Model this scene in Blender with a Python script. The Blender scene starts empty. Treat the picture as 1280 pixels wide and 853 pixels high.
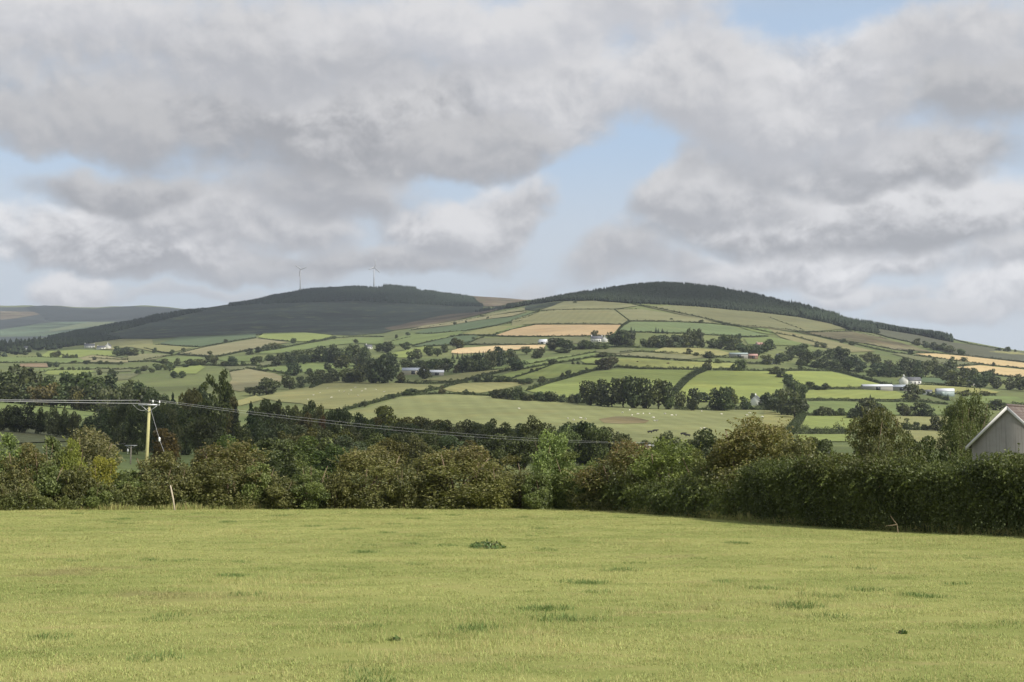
import bpy, math, random
import numpy as np
from mathutils import Vector, geometry, Matrix

sc = bpy.context.scene
COL = sc.collection
F = 1778.0
EYE = 1.7
TH = math.atan(128.5 / F)
CT, ST = math.cos(TH), math.sin(TH)
RNG = np.random.default_rng(7)

# ------------------------------------------------------------------ viewing rays -> ground points
def ray(u, v):
    cx = (u - 640) / F
    cy = (426.5 - v) / F
    y = CT - cy * ST
    z = ST + cy * CT
    return cx / y, z / y

# ------------------------------------------------------------------ the lie of the land
# ground height profile: for each distance, a line of (column, row) image pixels
ROWS = {
 110: [(0,612),(1280,612)],
 180: [(0,596),(640,597),(960,593),(1280,590)],
 280: [(0,580),(160,585),(320,586),(640,582),(960,578),(1280,575)],
 400: [(0,558),(160,570),(320,571),(480,568),(640,564),(800,562),(960,560),(1120,562),(1280,565)],
 550: [(0,531),(160,550),(320,553),(480,548),(640,546),(800,548),(960,550),(1120,552),(1280,555)],
 700: [(0,512),(160,529),(320,533),(480,527),(640,526),(800,527),(960,530),(1120,537),(1280,542)],
 850: [(0,500),(160,513),(320,513),(480,506),(640,507),(800,510),(960,514),(1120,520),(1280,525)],
 1000:[(0,491),(160,500),(320,499),(480,491),(640,491),(800,492),(960,495),(1120,502),(1280,508)],
 1200:[(0,480),(160,485),(320,482),(480,475),(640,472),(800,467),(960,472),(1120,482),(1280,490)],
 1500:[(0,467),(160,467),(320,459),(480,454),(640,446),(800,433),(960,444),(1120,460),(1280,470)],
 1800:[(0,455),(160,453),(320,442),(480,437),(560,431),(640,419),(800,408),(960,420),(1120,440),(1280,456)],
 2200:[(0,441),(160,438),(320,427),(480,425),(560,413),(640,396),(720,386),(800,384),(880,386),(960,393),(1040,403),(1120,417),(1200,427),(1280,442)],
 2600:[(0,432),(160,427),(320,420),(480,416),(560,403),(600,393),(640,384),(680,376),(720,368),(760,362),(800,357),(830,355),(870,357),(900,361),(940,367),(980,376),(1020,388),(1056,401.5),(1120,412.5),(1200,425),(1280,441)],
 3100:[(-200,440),(0,432),(80,421),(160,413),(240,407),(320,403),(400,402),(480,402),(560,398),(600,392),(640,388),(700,382),(800,372),(900,375),(1000,396),(1060,406),(1100,411),(1150,419),(1190,427),(1215,431),(1250,437),(1280,440),(1500,452)],
 3700:[(-200,450),(0,437),(60,423),(100,415),(130,409),(160,403),(190,396),(240,389),(280,386),(320,384),(400,381),(480,383),(560,386),(620,389),(700,390),(800,385),(900,388),(1060,420),(1280,455)],
 4500:[(-200,450),(0,441),(100,425),(160,412),(200,400),(240,389.5),(280,383),(320,375),(350,369),(380,363),(410,360),(440,359),(480,360),(520,363),(560,368),(590,371),(640,374),(680,377),(800,390),(1280,460)],
 5500:[(-200,440),(0,436),(100,428),(200,412),(300,400),(440,385),(640,385),(1280,470)],
 6500:[(-300,405),(0,408),(60,408),(100,410),(160,405),(240,400),(320,400),(440,395),(700,420),(1280,480)],
 8000:[(-500,384),(-200,379),(0,383),(40,383),(55,381),(80,383),(100,386),(120,385),(160,382),(200,383),(235,387),(280,392),(400,400),(700,430),(1280,480)],
 9800:[(-500,396),(0,398),(280,405),(700,440),(1280,490)],
}
SG = np.linspace(-1.3, 1.3, 1301)
def _row(pts):
    ss, ee = [], []
    for u, v in pts:
        s, e = ray(u, v)
        ss.append(s); ee.append(e)
    r = np.interp(SG, ss, ee)
    k = np.exp(-0.5 * (np.arange(-20, 21) / 5.0) ** 2); k /= k.sum()
    return np.convolve(np.pad(r, 20, mode='edge'), k, 'valid')
_plane = lambda y: (-0.0167 * y - EYE) / y
_Y = [60.0, 75.0] + [float(k) for k in ROWS]
_E = np.stack([np.full_like(SG, _plane(60.0)), np.full_like(SG, _plane(75.0))] + [_row(p) for p in ROWS.values()])
_LY = np.log(np.array(_Y))
LYF = np.linspace(_LY[0], _LY[-1], 900)
def _pchip(x, y, xn):
    h = np.diff(x)[:, None]; d = np.diff(y, axis=0) / h
    m = np.zeros_like(y)
    w1 = 2 * h[1:] + h[:-1]; w2 = h[1:] + 2 * h[:-1]
    same = d[:-1] * d[1:] > 0
    with np.errstate(divide='ignore', invalid='ignore'):
        hm = (w1 + w2) / (w1 / d[:-1] + w2 / d[1:])
    m[1:-1] = np.where(same, hm, 0); m[0] = d[0]; m[-1] = d[-1]
    i = np.clip(np.searchsorted(x, xn) - 1, 0, len(x) - 2)
    hh = h[i]; t = ((xn - x[i]) / hh[:, 0])[:, None]
    return ((1 + 2*t) * (1-t)**2) * y[i] + t * (1-t)**2 * hh * m[i] + t*t*(3-2*t) * y[i+1] + t*t*(t-1) * hh * m[i+1]
EG = _pchip(_LY, _E, LYF)
def elev(s, y):
    fs = np.clip((np.asarray(s) - SG[0]) / (SG[1] - SG[0]), 0, len(SG) - 1.001)
    fl = np.clip((np.log(np.maximum(y, 60.0)) - LYF[0]) / (LYF[1] - LYF[0]), 0, len(LYF) - 1.001)
    i, j = fl.astype(int), fs.astype(int)
    a, b = fl - i, fs - j
    return (EG[i, j] * (1-b) + EG[i, j+1] * b) * (1-a) + (EG[i+1, j] * (1-b) + EG[i+1, j+1] * b) * a
def ground(x, y):
    x = np.asarray(x, float); y = np.asarray(y, float)
    yy = np.maximum(y, 60.0)
    far = EYE + elev(x / yy, yy) * yy
    near = -0.0167 * y + 0.05*np.sin(x*0.21+1)*np.sin(y*0.17)*np.clip((55-y)/20, 0, 1)
    z = np.where(y < 60.0, near, far)
    # gullies and swells on the high moor
    k = np.clip((y - 2500) / 900, 0, 1)
    z = z + k * (3.0*np.sin(x/83+y/140) * np.sin(y/97-x/300) + 2.0*np.sin(x/37+1.3)*np.sin(y/61+x/90))
    return z
_YS = np.geomspace(100, 9300, 5000)
def hit(u, v, dmin=150.0):
    """ground point seen along a ray, beyond dmin"""
    s, e = ray(u, v)
    ys = _YS[_YS >= dmin]
    g = (ground(s * ys, ys) - EYE) / ys
    ok = np.nonzero(g >= e)[0]
    k = ok[0] if len(ok) else int(np.argmax(g))
    y = ys[k]
    if k > 0 and len(ok):
        t = (e - g[k-1]) / max(g[k] - g[k-1], 1e-9); y = ys[k-1] + (ys[k] - ys[k-1]) * min(max(t, 0), 1)
    return Vector((s * y, y, float(ground(s * y, y))))
def near_hit(u, v):
    s, e = ray(u, v)
    y = -EYE / (e + 0.0167)
    return Vector((s * y, y, float(ground(s*y, y))))
def at_dist(u, d):
    s, _ = ray(u, 555)
    return Vector((s * d, d, float(ground(s * d, d))))
def point(u, v, d):
    s, e = ray(u, v)
    return Vector((s * d, d, EYE + e * d))

# ------------------------------------------------------------------ materials
def new_mat(name):
    m = bpy.data.materials.new(name); m.use_nodes = True
    nt = m.node_tree; nt.nodes.clear()
    return m, nt, nt.nodes, nt.links
def _out(nt, sh):
    o = nt.nodes.new('ShaderNodeOutputMaterial'); nt.links.new(sh, o.inputs['Surface'])
def mixc(nt, fac, a, b, mode='MIX'):
    n = nt.nodes.new('ShaderNodeMix'); n.data_type = 'RGBA'; n.blend_type = mode
    for sock, val in ((n.inputs[0], fac), (n.inputs[6], a), (n.inputs[7], b)):
        if isinstance(val, (int, float)): sock.default_value = val
        elif isinstance(val, tuple): sock.default_value = (*val, 1) if len(val) == 3 else val
        else: nt.links.new(val, sock)
    return n.outputs[2]
def mth(nt, op, a, b=None, c=None, clamp=False):
    n = nt.nodes.new('ShaderNodeMath'); n.operation = op; n.use_clamp = clamp
    for i, v in enumerate((a, b, c)):
        if v is None: continue
        if isinstance(v, (int, float)): n.inputs[i].default_value = v
        else: nt.links.new(v, n.inputs[i])
    return n.outputs[0]
def maprange(nt, v, a, b, c=0.0, d=1.0, smooth=False):
    n = nt.nodes.new('ShaderNodeMapRange'); n.interpolation_type = 'SMOOTHSTEP' if smooth else 'LINEAR'
    nt.links.new(v, n.inputs[0])
    for i, x in enumerate((a, b, c, d)): n.inputs[i+1].default_value = x
    return n.outputs[0]
def noise(nt, vec, scale, detail=3, rough=0.55, dist=0.0):
    n = nt.nodes.new('ShaderNodeTexNoise'); n.inputs['Scale'].default_value = scale
    n.inputs['Detail'].default_value = detail; n.inputs['Roughness'].default_value = rough
    n.inputs['Distortion'].default_value = dist
    nt.links.new(vec, n.inputs['Vector'])
    return n.outputs['Fac']
def position(nt): return nt.nodes.new('ShaderNodeNewGeometry').outputs['Position']
def objcolor(nt):
    n = nt.nodes.new('ShaderNodeObjectInfo'); return n.outputs['Color'], n.outputs['Alpha'], n.outputs['Random']
def attr(nt, name, kind='GEOMETRY'):
    n = nt.nodes.new('ShaderNodeAttribute'); n.attribute_name = name; n.attribute_type = kind
    return n.outputs['Fac']
def princ(nt, col, rough=0.8, spec=0.2, normal=None):
    b = nt.nodes.new('ShaderNodeBsdfPrincipled')
    if isinstance(col, tuple): b.inputs['Base Color'].default_value = (*col, 1)
    else: nt.links.new(col, b.inputs['Base Color'])
    b.inputs['Roughness'].default_value = rough
    b.inputs['Specular IOR Level'].default_value = spec
    if normal is not None: nt.links.new(normal, b.inputs['Normal'])
    return b
def bumpn(nt, h, strength=0.5, dist=0.02):
    b = nt.nodes.new('ShaderNodeBump'); b.inputs['Strength'].default_value = strength; b.inputs['Distance'].default_value = dist
    nt.links.new(h, b.inputs['Height']); return b.outputs['Normal']

def leaf_material(name, dark, light, rust=(0.20, 0.115, 0.052), trans=0.3, rough=0.55, spec=0.25):
    m, nt, N, L = new_mat(name)
    oc, oa, orr = objcolor(nt)
    t = attr(nt, 'tint')
    c = mixc(nt, t, dark, light)
    r = attr(nt, 'rust')
    ra = mth(nt, 'MULTIPLY', mth(nt, 'MULTIPLY', r, oa), 0.5, clamp=True)
    c = mixc(nt, 1.0, c, oc, 'MULTIPLY')
    c = mixc(nt, ra, c, rust)
    p = princ(nt, c, rough, spec)
    tr = N.new('ShaderNodeBsdfTranslucent')
    L.new(mixc(nt, 1.0, c, (1.0, 1.15, 0.55), 'MULTIPLY'), tr.inputs['Color'])
    mx = N.new('ShaderNodeMixShader'); mx.inputs[0].default_value = trans
    L.new(p.outputs[0], mx.inputs[1]); L.new(tr.outputs[0], mx.inputs[2])
    _out(nt, mx.outputs[0])
    return m
def plain(name, col, rough=0.7, spec=0.3, var=0.12, scale=3.0, metallic=0.0, bump=0.0):
    m, nt, N, L = new_mat(name)
    tc = N.new('ShaderNodeTexCoord').outputs['Object']
    n = noise(nt, tc, scale, 5, 0.6)
    lo = tuple(c * (1 - var) for c in col); hi = tuple(min(1, c * (1 + var)) for c in col)
    c = mixc(nt, n, lo, hi)
    p = princ(nt, c, rough, spec, bumpn(nt, n, bump, 0.02) if bump else None)
    p.inputs['Metallic'].default_value = metallic
    _out(nt, p.outputs[0]); return m

def field_material(name, big=0.018, small=0.16, amp=0.17, yellow=0.35, patch=0.075, mix_=0.32, rush=(0.085, 0.100, 0.045), worn=(0.210, 0.190, 0.100)):
    m, nt, N, L = new_mat(name)
    oc, oa, orr = objcolor(nt)
    p = position(nt)
    # stretch the small pattern along the contour a little (mowing and grazing streaks)
    mp = N.new('ShaderNodeMapping'); mp.inputs['Scale'].default_value = (0.6, 1.0, 1.0)
    L.new(p, mp.inputs['Vector'])
    a = noise(nt, mp.outputs[0], big, 4, 0.6, 0.6)
    b = noise(nt, mp.outputs[0], small, 5, 0.7)
    k = mth(nt, 'ADD', mth(nt, 'MULTIPLY', a, 0.6), mth(nt, 'MULTIPLY', b, 0.4))
    k = maprange(nt, k, 0.37, 0.63, 1 - amp, 1 + amp)
    c = mixc(nt, 1.0, oc, k, 'MULTIPLY')
    yel = mixc(nt, 1.0, c, (1.25, 1.02, 0.85), 'MULTIPLY')
    c = mixc(nt, maprange(nt, noise(nt, p, big*1.7, 3, 0.6, 1.0), 0.45, 0.75, 0.0, yellow, True), c, yel)
    # mowing lines, each field its own way, and rushy or worn patches
    sp = N.new('ShaderNodeSeparateXYZ'); L.new(p, sp.inputs[0])
    ang = mth(nt, 'MULTIPLY', orr, 3.14159)
    pr = mth(nt, 'ADD', mth(nt, 'MULTIPLY', sp.outputs[0], mth(nt, 'COSINE', ang)), mth(nt, 'MULTIPLY', sp.outputs[1], mth(nt, 'SINE', ang)))
    st = mth(nt, 'SINE', mth(nt, 'ADD', mth(nt, 'MULTIPLY', pr, 0.55), mth(nt, 'MULTIPLY', b, 3.0)))
    c = mixc(nt, 1.0, c, maprange(nt, st, -1, 1, 0.95, 1.05), 'MULTIPLY')
    r = noise(nt, p, patch, 6, 0.72, 0.4)
    c = mixc(nt, maprange(nt, r, 0.53, 0.66, 0, mix_, True), c, rush)
    c = mixc(nt, maprange(nt, r, 0.30, 0.44, mix_, 0.0, True), c, worn)
    b = princ(nt, c, 0.95, 0.05)
    _out(nt, b.outputs[0]); return m

M = {}
M['leaf'] = leaf_material('tree_leaves', (0.032, 0.041, 0.017), (0.118, 0.138, 0.048))
M['leaf_near'] = leaf_material('hedge_leaves', (0.056, 0.070, 0.027), (0.195, 0.212, 0.080), trans=0.33, rough=0.5, spec=0.3)
M['conifer'] = leaf_material('conifer_needles', (0.018, 0.027, 0.016), (0.042, 0.058, 0.030), trans=0.12, rough=0.7, spec=0.15)
M['heath'] = field_material('moor_heather', 0.007, 0.05, 0.55, 0.5, 0.022, 0.85, (0.105, 0.118, 0.052), (0.036, 0.028, 0.024))
M['field'] = field_material('pasture_turf')
M['bark'] = plain('bark', (0.085, 0.070, 0.052), 0.9, 0.1, 0.35, 8)
M['twig'] = plain('dry_twigs', (0.16, 0.12, 0.08), 0.9, 0.1, 0.3, 8)

# ------------------------------------------------------------------ mesh building
def link(o):
    COL.objects.link(o); return o
def tag(o, label=None, cat=None, group=None, kind=None):
    if label: o['label'] = label
    if cat: o['category'] = cat
    if group: o['group'] = group
    if kind: o['kind'] = kind
    return o
def empty(name, loc=(0, 0, 0), rz=0.0):
    o = bpy.data.objects.new(name, None); o.location = loc; o.rotation_euler = (0, 0, rz)
    o.empty_display_size = 0.5
    return link(o)
def raw_mesh(name, verts, faces_flat, sizes, mats, midx=None, attrs=None, smooth=False):
    me = bpy.data.meshes.new(name)
    nv = len(verts); nf = len(sizes)
    me.vertices.add(nv); me.vertices.foreach_set('co', np.asarray(verts, np.float32).ravel())
    me.loops.add(len(faces_flat)); me.loops.foreach_set('vertex_index', np.asarray(faces_flat, np.int32))
    me.polygons.add(nf)
    sizes = np.asarray(sizes, np.int32)
    st = np.zeros(nf, np.int32); st[1:] = np.cumsum(sizes)[:-1]
    me.polygons.foreach_set('loop_start', st)
    if midx is not None: me.polygons.foreach_set('material_index', np.asarray(midx, np.int32))
    if smooth: me.polygons.foreach_set('use_smooth', np.ones(nf, bool))
    for m in mats: me.materials.append(m)
    for k, a in (attrs or {}).items():
        at = me.attributes.new(k, 'FLOAT', 'FACE'); at.data.foreach_set('value', np.asarray(a, np.float32))
    me.update(calc_edges=True)
    return me
class Geo:
    """collects pieces into one mesh"""
    def __init__(s): s.v = []; s.f = []; s.m = []; s.n = 0
    def add(s, verts, faces, mi=0):
        s.v.append(np.asarray(verts, float).reshape(-1, 3))
        for f in faces: s.f.append([i + s.n for i in f]); s.m.append(mi)
        s.n += len(s.v[-1])
    def box(s, c, d, mi=0, rot=None):
        hx, hy, hz = d[0]/2, d[1]/2, d[2]/2
        p = [Vector((x, y, z)) for x in (-hx, hx) for y in (-hy, hy) for z in (-hz, hz)]
        if rot is not None: p = [rot @ q for q in p]
        s.add([tuple(q + Vector(c)) for q in p], [(0,1,3,2),(4,6,7,5),(0,4,5,1),(2,3,7,6),(0,2,6,4),(1,5,7,3)], mi)
    def tube(s, pts, rads, n=8, mi=0, cap=True):
        pts = [Vector(p) for p in pts]
        if not hasattr(rads, '__len__'): rads = [rads] * len(pts)
        vs = []
        for i, p in enumerate(pts):
            t = (pts[min(i+1, len(pts)-1)] - pts[max(i-1, 0)]).normalized()
            a = t.cross(Vector((0, 0, 1)) if abs(t.z) < 0.9 else Vector((1, 0, 0))).normalized(); b = t.cross(a)
            for k in range(n):
                w = 2*math.pi*k/n
                vs.append(tuple(p + (a*math.cos(w) + b*math.sin(w)) * rads[i]))
        fs = [(i*n+k, i*n+(k+1) % n, (i+1)*n+(k+1) % n, (i+1)*n+k) for i in range(len(pts)-1) for k in range(n)]
        if cap: fs += [tuple(range(n))[::-1], tuple((len(pts)-1)*n + k for k in range(n))]
        s.add(vs, fs, mi)
    def lathe(s, prof, c=(0, 0, 0), n=12, mi=0):
        vs = [(c[0]+r*math.cos(2*math.pi*k/n), c[1]+r*math.sin(2*math.pi*k/n), c[2]+z) for r, z in prof for k in range(n)]
        s.add(vs, [(i*n+k, i*n+(k+1) % n, (i+1)*n+(k+1) % n, (i+1)*n+k) for i in range(len(prof)-1) for k in range(n)], mi)
    def mesh(s, name, mats, smooth=False):
        v = np.concatenate(s.v)
        return raw_mesh(name, v, [i for f in s.f for i in f], [len(f) for f in s.f], mats, s.m, None, smooth)
    def build(s, name, mats, parent=None, loc=None, smooth=False):
        if not isinstance(mats, (list, tuple)): mats = [mats]
        o = bpy.data.objects.new(name, s.mesh(name, mats, smooth))
        if parent is not None: o.parent = parent
        if loc is not None: o.location = loc
        return link(o)

def unit(v): return v / np.maximum(np.linalg.norm(v, axis=-1, keepdims=True), 1e-9)
def cards(c, nrm, size, rng, aspect=0.6):
    """leaf-shaped quads: centres, normals, sizes -> (N,4,3)"""
    n = len(c)
    t = unit(np.cross(nrm, rng.normal(size=(n, 3)))); b = np.cross(nrm, t)
    L = (size * 0.5)[:, None]; W = L * aspect
    return np.stack([c + t*L, c + b*W + t*L*0.1, c - t*L, c - b*W + t*L*0.1], axis=1)
def card_mesh(name, quads, tint, mat, rust=None, extra=None):
    n = len(quads)
    attrs = {'tint': tint, 'rust': rust if rust is not None else np.zeros(n)}
    v = quads.reshape(-1, 3); f = np.arange(4*n); sz = np.full(n, 4)
    if extra is None: return raw_mesh(name, v, f, sz, [mat], None, attrs)
    ev, ef, emat = extra
    f = list(f) + [i + 4*n for g in ef for i in g]
    sz = list(sz) + [len(g) for g in ef]
    for k in attrs: attrs[k] = np.concatenate([attrs[k], np.zeros(len(ef))])
    return raw_mesh(name, np.concatenate([v, np.asarray(ev, float).reshape(-1, 3)]), f, sz, [mat, emat], [0]*n + [1]*len(ef), attrs)

def crown_points(rng, lobes, n, depth=0.35):
    """points through the outer shell of a heap of lobes; lobes (k,6): centre, radii"""
    L = np.asarray(lobes, float)
    area = (L[:, 3]*L[:, 4]*L[:, 5]) ** (2/3)
    C, D, K = [], [], []
    need = n
    while need > 0:
        m = int(need * 1.6) + 50
        k = rng.choice(len(L), m, p=area/area.sum())
        d = unit(rng.normal(size=(m, 3)))
        r = 1 - depth * rng.random(m) ** 1.6
        r *= 1 + 0.10*np.sin(d[:, 0]*7 + k) * np.sin(d[:, 1]*6 + 2*k) * 1.2
        p = L[k, :3] + d * L[k, 3:] * r[:, None]
        inside = np.zeros(m, bool)
        for j in range(len(L)):
            q = np.linalg.norm((p - L[j, :3]) / L[j, 3:], axis=1)
            inside |= (q < 0.62) & (k != j)
        ok = ~inside & (p[:, 2] > 0.0)
        C.append(p[ok]); D.append(d[ok]); K.append(k[ok]); need -= int(ok.sum())
    return np.concatenate(C)[:n], np.concatenate(D)[:n], np.concatenate(K)[:n]
def lobe_heap(rng, k, z0, z1, w, spread=0.62, r=(0.26, 0.40), power=1.0, taper=0.0):
    """lobes filling a rounded crown between z0 and z1, overall width w"""
    cz, hz = (z0+z1)/2, (z1-z0)/2
    out = [(0, 0, cz, w*0.30, w*0.30, hz*0.62)]
    for i in range(k):
        d = unit(rng.normal(size=3)); d[2] = d[2]*power + 0.08
        rr = rng.uniform(*r) * w * 0.5
        p = d * np.array([w/2 - rr*0.8, w/2 - rr*0.8, hz - rr*0.75]) * rng.uniform(spread, 1.0)
        z = max(cz + p[2], z0 + rr*0.5)
        f = 1 - taper*min(1, max(0, (z-0.15)/0.85)); p = p*f; rr *= 1 - 0.5*(1-f)
        out.append((p[0], p[1], z, rr*rng.uniform(0.9, 1.25), rr*rng.uniform(0.9, 1.25), rr*rng.uniform(0.7, 1.0)))
    return out
def norm_unit(quads, wx=1.0):
    """scale so the width is 1 and the top is at z = 1"""
    q = quads.reshape(-1, 3)
    w = np.percentile(np.abs(q[:, :2]), 98) * 2
    h = np.percentile(q[:, 2], 99.7)
    quads = quads.copy(); quads[..., :2] /= w; quads[..., 2] /= h
    return quads
def tints(rng, K, n, spread=0.28):
    lob = rng.normal(0.45, 0.17, K.max() + 1)
    return np.clip(lob[K] + rng.normal(0, spread, n), 0, 1)

def branch_geo(rng, h, w, zf, n=7, r=0.02, k=5):
    g = Geo()
    g.tube([(0, 0, -0.03*h), (0.004*w, 0, zf*h*0.6), (0.02*w, 0.01*w, zf*h*1.3), (0.0, 0.02*w, h*0.85)], [r*1.5*h, r*1.05*h, r*0.8*h, r*0.2*h], k)
    for i in range(n):
        a = 2*math.pi*(i + rng.random())/n
        z0 = zf*h*rng.uniform(0.8, 1.9)
        q = np.array([math.cos(a), math.sin(a)]) * w * rng.uniform(0.25, 0.42)
        z1 = min(h*0.9, z0 + h*rng.uniform(0.18, 0.4))
        g.tube([(0, 0, z0), (q[0]*0.5, q[1]*0.5, z0 + (z1-z0)*0.6), (q[0], q[1], z1)], [r*0.55*h, r*0.35*h, r*0.1*h], max(3, k-1))
    return g
# ------------------------------------------------------------------ terrain: one sheet to the horizon
def terrain_material():
    m, nt, N, L = new_mat('rough_ground')
    p = position(nt)
    n1 = noise(nt, p, 0.006, 5, 0.6, 0.8); n2 = noise(nt, p, 0.05, 5, 0.7); n3 = noise(nt, p, 0.9, 4, 0.7)
    c = mixc(nt, maprange(nt, n1, 0.35, 0.65, 0, 1, True), (0.090, 0.115, 0.045), (0.140, 0.158, 0.062))
    c = mixc(nt, maprange(nt, n2, 0.45, 0.7, 0, 0.7, True), c, (0.105, 0.105, 0.055))
    c = mixc(nt, 1.0, c, maprange(nt, n3, 0.3, 0.7, 0.8, 1.2), 'MULTIPLY')
    _out(nt, princ(nt, c, 0.95, 0.05).outputs[0]); return m
M['terrain'] = terrain_material()
def build_terrain():
    ys = np.concatenate([np.linspace(-80, 58, 47), np.geomspace(60, 9700, 420)])
    sg = np.concatenate([np.linspace(-1.15, -0.45, 30)[:-1], np.linspace(-0.45, 0.45, 300), np.linspace(0.45, 1.15, 30)[1:]])
    Y, S = np.meshgrid(ys, sg, indexing='ij')
    X = S * (Y + 90)
    Z = ground(X, Y)
    v = np.stack([X, Y, Z], -1).reshape(-1, 3)
    nr, nc = Y.shape
    i = (np.arange(nr-1)[:, None]*nc + np.arange(nc-1)[None]).ravel()
    f = np.stack([i, i+1, i+nc+1, i+nc], 1)
    me = raw_mesh('ground', v, f.ravel(), np.full(len(f), 4), [M['terrain']], smooth=True)
    o = link(bpy.data.objects.new('ground', me)); tag(o, kind='structure')
build_terrain()

def dens(pts, step=5.0, closed=True):
    out = []
    n = len(pts)
    for i in range(n if closed else n-1):
        a, b = pts[i], pts[(i+1) % n]
        k = max(1, int(math.hypot(b[0]-a[0], b[1]-a[1]) / step))
        out += [(a[0]+(b[0]-a[0])*t/k, a[1]+(b[1]-a[1])*t/k) for t in range(k)]
    if not closed: out.append(pts[-1])
    return out
def in_poly(px, py, poly):
    x = poly[:, 0]; y = poly[:, 1]; xj = np.roll(x, 1); yj = np.roll(y, 1)
    inside = np.zeros(len(px), bool)
    for k in range(len(x)):
        with np.errstate(divide='ignore', invalid='ignore'):
            c = ((y[k] > py) != (yj[k] > py)) & (px < (xj[k]-x[k])*(py-y[k])/(yj[k]-y[k]+1e-12) + x[k])
        inside ^= c
    return inside
_lift = [0.04]
def sheet(name, pix, mat, color, dmin=180.0, label=None):
    b = [hit(u, v, dmin) for u, v in dens(pix)]
    P = np.array([(p.x, p.y) for p in b])
    keep = [0]
    for i in range(1, len(P)):
        if np.linalg.norm(P[i]-P[keep[-1]]) > 0.8: keep.append(i)
    P = P[keep]
    lo, hi = P.min(0), P.max(0)
    ys = np.exp(np.arange(math.log(lo[1]), math.log(hi[1]) + 0.012, 0.012))
    pts = []
    for y in ys:
        st = y * 0.0035
        xs = np.arange(lo[0], hi[0], st)
        if len(xs): pts.append(np.stack([xs, np.full_like(xs, y)], 1))
    Q = np.concatenate(pts) if pts else np.zeros((0, 2))
    if len(Q): Q = Q[in_poly(Q[:, 0], Q[:, 1], P)]
    V = [Vector(p) for p in P] + [Vector(q) for q in Q]
    n = len(P)
    r = geometry.delaunay_2d_cdt(V, [(i, (i+1) % n) for i in range(n)], [], 1, 1e-3)
    vs, fs = r[0], r[2]
    xy = np.array([(q.x, q.y) for q in vs])
    _lift[0] += 0.002; k_ = min(12, round(_lift[0]/0.002) - 20)
    z = ground(xy[:, 0], xy[:, 1]) + _lift[0] + xy[:, 1]*0.0002 + (xy[:, 1]/1000)**2*0.01*k_
    # keep up-facing winding
    out = []
    for f in fs:
        a, c, d = xy[f[0]], xy[f[1]], xy[f[2]]
        if (c[0]-a[0])*(d[1]-a[1]) - (c[1]-a[1])*(d[0]-a[0]) < 0: f = f[::-1]
        out += list(f)
    me = raw_mesh(name, np.column_stack([xy, z]), out, [len(f) for f in fs], [mat], smooth=True)
    o = link(bpy.data.objects.new(name, me)); o.color = (color[0]*1.02, color[1]*0.90, color[2]*1.32, 1) if color[1] > color[0]*1.06 else (*color, 1)
    return tag(o, kind='structure')

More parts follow.
